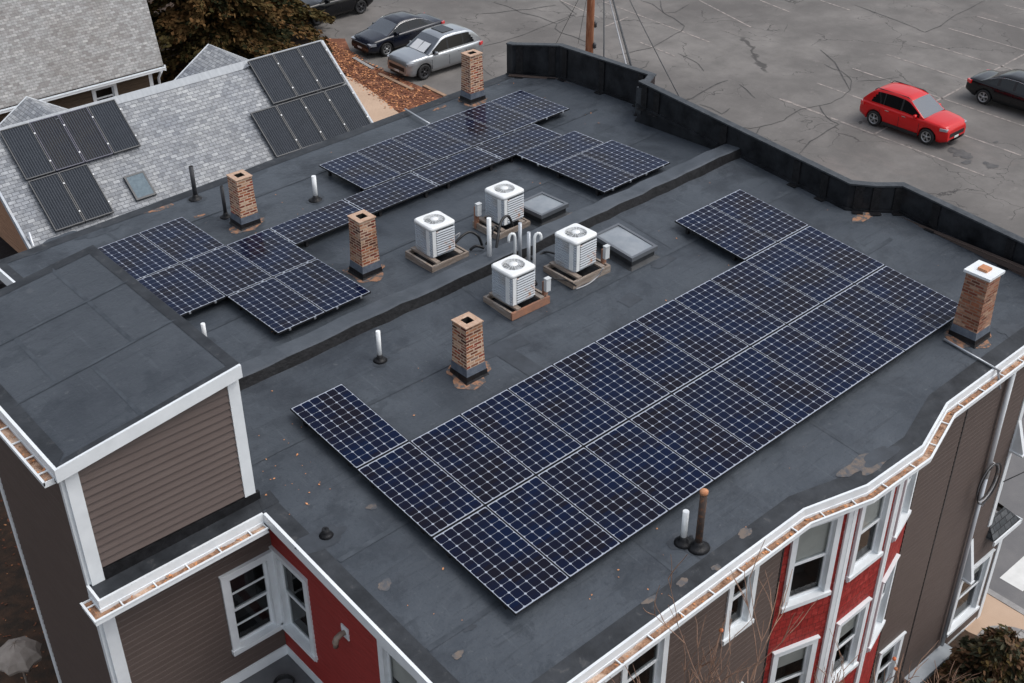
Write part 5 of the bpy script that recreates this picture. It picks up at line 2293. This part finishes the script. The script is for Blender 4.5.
        Mq = Matrix.Translation((-L / 2 + .14, sg * H * .80, zt_)) @ Matrix.Rotation(sg * .42, 4, 'Z')
        mb.box(-.085, .16, -.12, .12, -.07, .075, Mq)
        mb.build('tail_light', M['tail'], root, world=False)
        mb = MB()
        mx_ = P_['win'][1] - .12 - L / 2
        zb_ = belt(P_['win'][1] - .1)
        rr = [[(mx_ + a, sg * (H * .93 + b), zb_ + c) for a, c in ((-.07 * s_, -.01), (.08 * s_, .0), (.07 * s_, .12), (-.05 * s_, .13))] for b, s_ in ((-.02, .5), (.05, 1), (.15, 1), (.19, .6))]
        if sg < 0:
            rr = [r_[::-1] for r_ in rr]
        mb.loft([r_[::-1] for r_ in rr], s=True)
        mb.build('mirror', M[paint], root, world=False)
        for j, xd in enumerate((P_['pill'][0][0] + .25, P_['pill'][1][0] + .22)):
            mb = MB()
            mb.box(xd - .10 - L / 2, xd + .10 - L / 2, sg * H * .985 - .018, sg * H * .985 + .022, belt(xd) - .15, belt(xd) - .12)
            mb.build('door_handle', M['chrome' if cladding else paint], root, world=False)
        mb = MB()
        for xd in (P_['pill'][0][0] - .12, P_['pill'][1][0], P_['win'][1] + .12):
            for zz0, zz1 in ((.42, .62), (.62, .86)):
                t = sg * H
                mb.box(xd - .006 - L / 2, xd + .006 - L / 2, t * .965, t * 1.003, zz0, zz1)
        mb.build('door_gap', M['trimblk'], root, world=False)
        if rails:
            mb = MB()
            yy = sg * H * .69
            mb.tube([(rf[1][0] + .25 - L / 2, yy, Hm - .14), (rf[1][0] + .40 - L / 2, yy, Hm - .02), (2.25 - L / 2, yy, Hm - .01), (2.45 - L / 2, yy, Hm - .10)], .018, 6)
            mb.build('roof_rail', M[rails], root, world=False)
        if chromeline:
            mb = MB()
            pts = []
            for i in range(0, 25):
                x = P_['win'][0] - .05 + (P_['win'][1] - P_['win'][0] + .0) * i / 24
                zr, zs = smooth(rf, x, .07), belt(x) - .02
                f = min(1, max(0, (zr - zs) / (Hm - .95)))
                wb = hw(x) * .93
                wt = wb + (H * .76 - wb) * f
                t = .88
                pts.append((x - L / 2, sg * (wb + (wt - wb) * t + .006), zs + (zr - zs) * t))
            mb.tube(pts, .008, 5)
            mb.build('window_trim', M['chrome'], root, world=False)
    mb = MB()
    mb.box(L / 2 + .004, L / 2 + .02, -.16, .16, .40, .50)
    mb.build('number_plate', M['plate'], root, world=False)
    mb = MB()
    mb.box(-L / 2 - .02, -L / 2 + .02, -.16, .16, .66, .76)
    mb.build('number_plate', M['plate'], root, world=False)
    return root


make_car('parked_car', 'red suv with black cladding parked across the faded bay lines', SUV, 'c_red', (36.22, 10.31, 0), R(-90), rails='trimblk', cladding=True, scale=.93)
make_car('parked_car', 'silver suv with a sunroof and a white shade in its windshield', SUV, 'c_sil', (25.85, 29.25, 0), R(180), rim='rim_dark', roofglass=True, shade=True)
make_car('parked_car', 'dark navy sedan parked between the silver suv and the tree', SEDAN, 'c_nav', (26.4, 32.85, 0), R(180), chromeline=True)
make_car('parked_car', 'black suv half hidden behind the brown conifer', SUV, 'c_blk', (26.4, 38.8, 0), R(180), rim='rim_dark')
make_car('parked_car', 'black sedan cut off by the right edge, red tail lamp showing', SEDAN, 'c_blk', (41.85, 8.45, 0), R(-90), chromeline=True)

# ================================================================== TREES AND PLANTS
rnd = random.Random(99)


def conifer(loc, h, rad, n_br, per, label, seed=1, mats=('fol1', 'fol2', 'fol3'), size=.16, z0=.4, name='conifer_tree'):
    rd = random.Random(seed)
    t = thing(name, label, 'tree' if name != 'juniper_bush' else 'bush', loc)
    mb = MB()
    mb.tube([(0, 0, 0), (.05, .03, h * .4), (0, 0, h * .97)], [rad * .055 + .05, rad * .035 + .03, .02], 8)
    mb.build('trunk', M['bark'], t, world=False)
    fo, br = MB(), MB()
    for b in range(n_br):
        f = (b + rd.random()) / n_br
        z = z0 + (h - z0) * f ** .9
        Lb = rad * (1 - f) ** .75 * rd.uniform(.6, 1.12) + .15
        a = rd.uniform(0, 6.283)
        rise = rd.uniform(-.05, .25)
        d = Vector((math.cos(a), math.sin(a), 0))
        sd = Vector((-d.y, d.x, 0))
        pts = []
        for k in range(5):
            s_ = k / 4
            pts.append(d * Lb * s_ + Vector((0, 0, z + Lb * (rise * s_ - .28 * s_ * s_))))
        br.tube(pts, [.035 * (1 - q * .2) * max(.4, Lb / 3) for q in range(5)], 4, cap=False)
        mi = rd.choices((0, 1, 2), (5, 4, 3))[0]
        for q in range(int(per * (.35 + Lb / rad))):
            s_ = rd.random() ** .6
            k = min(3, int(s_ * 4))
            p = pts[k].lerp(pts[k + 1], s_ * 4 - k)
            wdt = Lb * .30 * (1.1 - s_) + .10
            p = p + sd * rd.gauss(0, wdt * .6) + Vector((0, 0, rd.gauss(-.03, .07)))
            u = (d * rd.uniform(.4, 1) + sd * rd.uniform(-.8, .8) + Vector((0, 0, rd.uniform(-.65, .2)))).normalized() * size * rd.uniform(.6, 1.3)
            v = u.cross(Vector((rd.uniform(-1, 1), rd.uniform(-1, 1), rd.uniform(-1, 1)))).normalized() * size * rd.uniform(.16, .30)
            m_ = mi if rd.random() < .75 else rd.randrange(3)
            fo.quad(p - u * .2 - v, p + u * .45 - v * 1.2, p + u, p + u * .45 + v * 1.2, p - u * .2 + v, m=m_)
    br.build('limb', M['bark'], t, world=False)
    fo.build('crown', [M[q] for q in mats], t, world=False)
    return t


conifer((17.6, 34.6, 0), 9.6, 4.6, 200, 300, 'tall brown green conifer, left one, rising behind the second cross gable', 3, size=.20)
conifer((21.8, 38.6, 0), 8.6, 4.0, 170, 280, 'brown green conifer, right one, overhanging the half hidden black suv', 4, size=.20)
conifer((14.9, 39.6, 0), 10.5, 3.6, 130, 230, 'dark conifer at the back between the two houses, behind the others', 8, ('fol1', 'fol3', 'fol3'), size=.22)
conifer((11.45, -7.9, 0), 1.9, 1.15, 90, 110, 'bushy brown tipped juniper at the right foot of the building', 5, ('bush1', 'bush2', 'fol1'), size=.12, z0=.15, name='juniper_bush')
conifer((10.2, -8.2, 0), 1.5, 1.0, 70, 100, 'darker juniper just left of the brown tipped one', 6, ('bush1', 'fol2', 'fol3'), size=.12, z0=.15, name='juniper_bush')
for i, (x, y, h, r_) in enumerate(((22.6, 34.2, .8, .7), (21.7, 33.2, .6, .55))):
    conifer((x, y, 0), h, r_, 40, 60, '%s green shrub on the leaf strip beside the collectors' % ('taller' if i == 0 else 'smaller'), 30 + i, ('bush1', 'fol1', 'bush2'), size=.10, z0=.08, name='juniper_bush')


def bare_tree(loc, h, spread, label, seed, fruit=8, first=0):
    rd = random.Random(seed)
    t = thing('bare_tree', label, 'tree', loc, 0, 'bare trees before the front wall')
    tr, tw, fr_ = MB(), MB(), []
    tips = []

    def grow(p, d, L, r0, depth, mb):
        pts = [p]
        n = 4
        for k in range(n):
            d = (d + Vector((rd.gauss(0, .10), rd.gauss(0, .10), rd.gauss(.04, .06)))).normalized()
            p = p + d * L / n
            pts.append(p)
        mb.tube(pts, [r0 * (1 - .12 * q) for q in range(n + 1)], 5 if depth < 2 else 4, cap=False)
        if depth >= 5:
            tips.append(p)
            return
        for b in range(rd.choice((2, 3)) if depth else 4):
            k = rd.randint(2, n)
            a = rd.uniform(0, 6.28)
            nd = (d * rd.uniform(.8, 1.2) + Vector((math.cos(a), math.sin(a), rd.uniform(-.1, .5))) * spread).normalized()
            grow(pts[k], nd, L * rd.uniform(.55, .8), max(.0075, r0 * .5), depth + 1, tw)
    grow(Vector((0, 0, 0)), Vector((0, 0, 1)), h * .34, .06, 0, tr)
    tr.build('trunk', M['twig'], t, world=False)
    tw.build('crown', M['twig'], t, world=False)
    for p in rd.sample(tips, min(fruit, len(tips))):
        mb = MB()
        mb.lathe([(.002, -.035), (.03, -.02), (.036, 0), (.028, .022), (.004, .034)], (p.x, p.y, p.z), 8, cap=False)
        mb.build('fruit', M['berry'], t, world=False)
    return t


bare_tree((3.3, -8.3, 0), 9.6, .5, 'bare tree with orange fruits in front of the left edge of the red bay', 12, 12)
bare_tree((1.0, -8.7, 0), 11.0, .38, 'slender bare tree whose twigs reach above the left gutter', 22, 7)
bare_tree((5.6, -8.4, 0), 7.3, .5, 'bare tree before the lower windows of the red bay', 14, 9)
bare_tree((8.3, -8.2, 0), 4.9, .6, 'spreading bare shrubby tree before the brown wall, next to the junipers', 17, 6)

# paver apron round the juniper and bed soil
slab('paver_apron', [(13.0 + .9 * math.cos(R(a)), -8.3 + 1.5 * math.sin(R(a))) for a in range(-90, 91, 15)] + [(12.0, -6.9), (12.0, -9.7)], 0, .112, M['paver'])
slab('garden_bed', [(12.72, -6.6), (12.9, -7.4), (12.95, -8.3), (12.7, -9.6), (11, -12), (-1, -12), (-1, -6.55), (12.7, -6.55)], 0, .118, M['soil'])

rd = random.Random(77)
mb = MB()
for k in range(220):
    p = gr(rd.uniform(-40, 50), rd.uniform(500, 700), 0)
    leafquad(mb, Vector((p.x, p.y, -.015)), rd, rd.choice((.02, .03, .05)), rd.choice((0, 0, 0, 1)), .5)
for k in range(500):
    leafquad(mb, Vector((rd.uniform(-1, 12.6), rd.uniform(-11, -6.8), .13)), rd, rd.choice((.03, .045)), rd.choice((0, 0, 1)), .5)
tag(mb.build('yard_leaves', [M['litter'], M['leaf']]), 'loose brown leaves on the dark yard soil', 'leaves', kind='stuff')

# parasol in the yard
t = thing('patio_umbrella', 'faded pale parasol standing in the dark yard by the left wall', 'umbrella', (-4.75, 4.75, 0))
c = gr(17, 652, 1.9)
t.location = (c.x, c.y, 0)
mb = MB()
n = 8
rings = []
for r_, z in ((.02, 2.15), (.22, 2.07), (.42, 1.92), (.50, 1.78), (.47, 1.70)):
    ring = []
    for k in range(n * 2):
        a = math.pi * k / n
        s_ = 1.0 if k % 2 == 0 else .86
        ring.append((r_ * s_ * math.cos(a), r_ * s_ * math.sin(a), z - (0 if k % 2 == 0 else -.02)))
    rings.append(ring)
mb.loft(rings[::-1], s=False, cap=False)
mb.build('canopy', M['canvas'], t, world=False)
mb = MB()
mb.tube([(0, 0, 0), (0, 0, 2.18)], .025, 8)
mb.build('pole', M['wood'], t, world=False)
mb = MB()
mb.lathe([(.25, 0), (.25, .07), (.05, .12)], seg=16)
mb.build('base', M['kerb'], t, world=False)

# kerb stones along the leaf strip
for i, (a, b, m_) in enumerate((((354, 60), (373, 71), 'kerb'), ((379, 76), (413, 92), 'log'), ((424, 88), (445, 98), 'log'))):
    A, B_ = gr(*a), gr(*b)
    d = (B_ - A).normalized()
    nn = Vector((d.y, -d.x, 0))
    mb = MB()
    q0 = [A + nn * .09, B_ + nn * .09, B_ - nn * .09, A - nn * .09]
    mb.loft([[(p.x, p.y, 0) for p in q0][::-1], [(p.x, p.y, .14) for p in q0][::-1]][::-1], s=False)
    tag(mb.build('kerb_stone', M[m_]), ('grey kerb stone in front of the navy sedan', 'timber kerb in front of the silver suv', 'short timber kerb nearest the flat roof')[i], 'kerb',
        'kerbs between cars and leaf strip')

# leaves on ground
rd = random.Random(8)
mb = MB()
poly = [gr(*p) for p in ((325, 40), (354, 58), (440, 100), (400, 117), (340, 72))]
for k in range(2600):
    a, b = rd.random(), rd.random()
    p = poly[0].lerp(poly[1], a).lerp(poly[4].lerp(poly[1], a), b) if k % 3 == 0 else poly[1].lerp(poly[2], a).lerp(poly[4].lerp(poly[3], a), b)
    leafquad(mb, Vector((p.x + rd.gauss(0, .12), p.y + rd.gauss(0, .3), .09 + rd.uniform(0, .03))), rd, .06, rd.choice((0, 0, 1)))
tag(mb.build('ground_leaves', [M['litter'], M['leaf']]), 'red brown autumn leaves covering the strip beside the parked cars', 'leaves', kind='stuff')

# ================================================================== UTILITY POLE AND CABLES
pb = Vector((28.77, 22.02, 0))
t = thing('utility_pole', 'rust brown utility pole with cables beyond the parapet', 'utility pole', pb)
mb = MB()
mb.tube([(0, 0, 0), (0, 0, 6), (0, 0, 11.5)], [.19, .165, .14], 12)
mb.build('shaft', M['pole'], t, world=False)
for k, (z, x, y) in enumerate(((3.1, .18, -.12), (5.6, -.2, -.1), (5.3, .2, -.14), (2.2, .1, -.2))):
    mb = MB()
    mb.lathe([(.03, 0), (.09, .04), (.07, .12), (.10, .17), (.04, .26)], (x, y, z), 10)
    mb.tube([(x * .3, y * .3, z + .1), (x * 1.3, y * 1.3, z + .1)], .025, 6)
    mb.build('insulator', M['iron'], t, world=False)


def onx(px, py, X):
    d = ray(px, py)
    return CW + d * (X - CW.x) / d.x


def onpole(px, py):
    """height on the pole axis seen at this picture row"""
    d = ray(px, py)
    t = (pb.y - CW.y) / d.y
    return (CW + d * t).z


def cable(a, b, r, m, sag, label):
    pts = []
    for k in range(11):
        f = k / 10
        p = a.lerp(b, f)
        pts.append(p - Vector((0, 0, sag * 4 * f * (1 - f))))
    mb = MB()
    mb.tube(pts, r, 5)
    return tag(mb.build('overhead_cable', M[m]), label, 'cable', 'cables strung from the utility pole')


P1 = pb + Vector((.2, -.1, 6.4))
P2 = pb + Vector((.2, -.1, 5.5))
P3 = pb + Vector((-.2, -.1, 5.4))
cable(P1, onx(628, 72, 13.75), .022, 'wire_l', .05, 'pale twisted cable from the pole to the parapet')
cable(P1 + Vector((0, 0, .3)), onx(634, 76, 13.75), .030, 'wire', .05, 'thick dark cable from the pole to the parapet, right of the pale one')
cable(P1 + Vector((.3, 0, .2)), onx(684, 106, 13.75), .014, 'wire', .08, 'thin dark cable passing down right over the parking lot')
cable(P1 + Vector((.35, 0, .4)), onx(604, 62, 13.9), .022, 'wire', .02, 'dark cable dropping almost straight beside the pole')
cable(P3, gr(480, -30, 5.4), .012, 'wire', .1, 'thin cable running left from the pole over the lot')
cable(P3, gr(555, 46, .2), .012, 'wire', .0, 'thin stay wire slanting down left of the pole')
cable(P3 + Vector((0, 0, -.2)), gr(578, 44, .2), .010, 'wire', .0, 'second thin stay wire close left of the pole')
a, b = Vector((12.0, -6.75, 5.0)), gr(1040, 600, 3.5)
cable(a, Vector((24, -9, 5.2)), .012, 'wire', .12, 'thin wire crossing the street at the lower right')
cable(Vector((12.9, -6.45, 6.0)), Vector((24, -7.5, 6.0)), .014, 'wire', .15, 'upper thin wire crossing the street at the lower right')
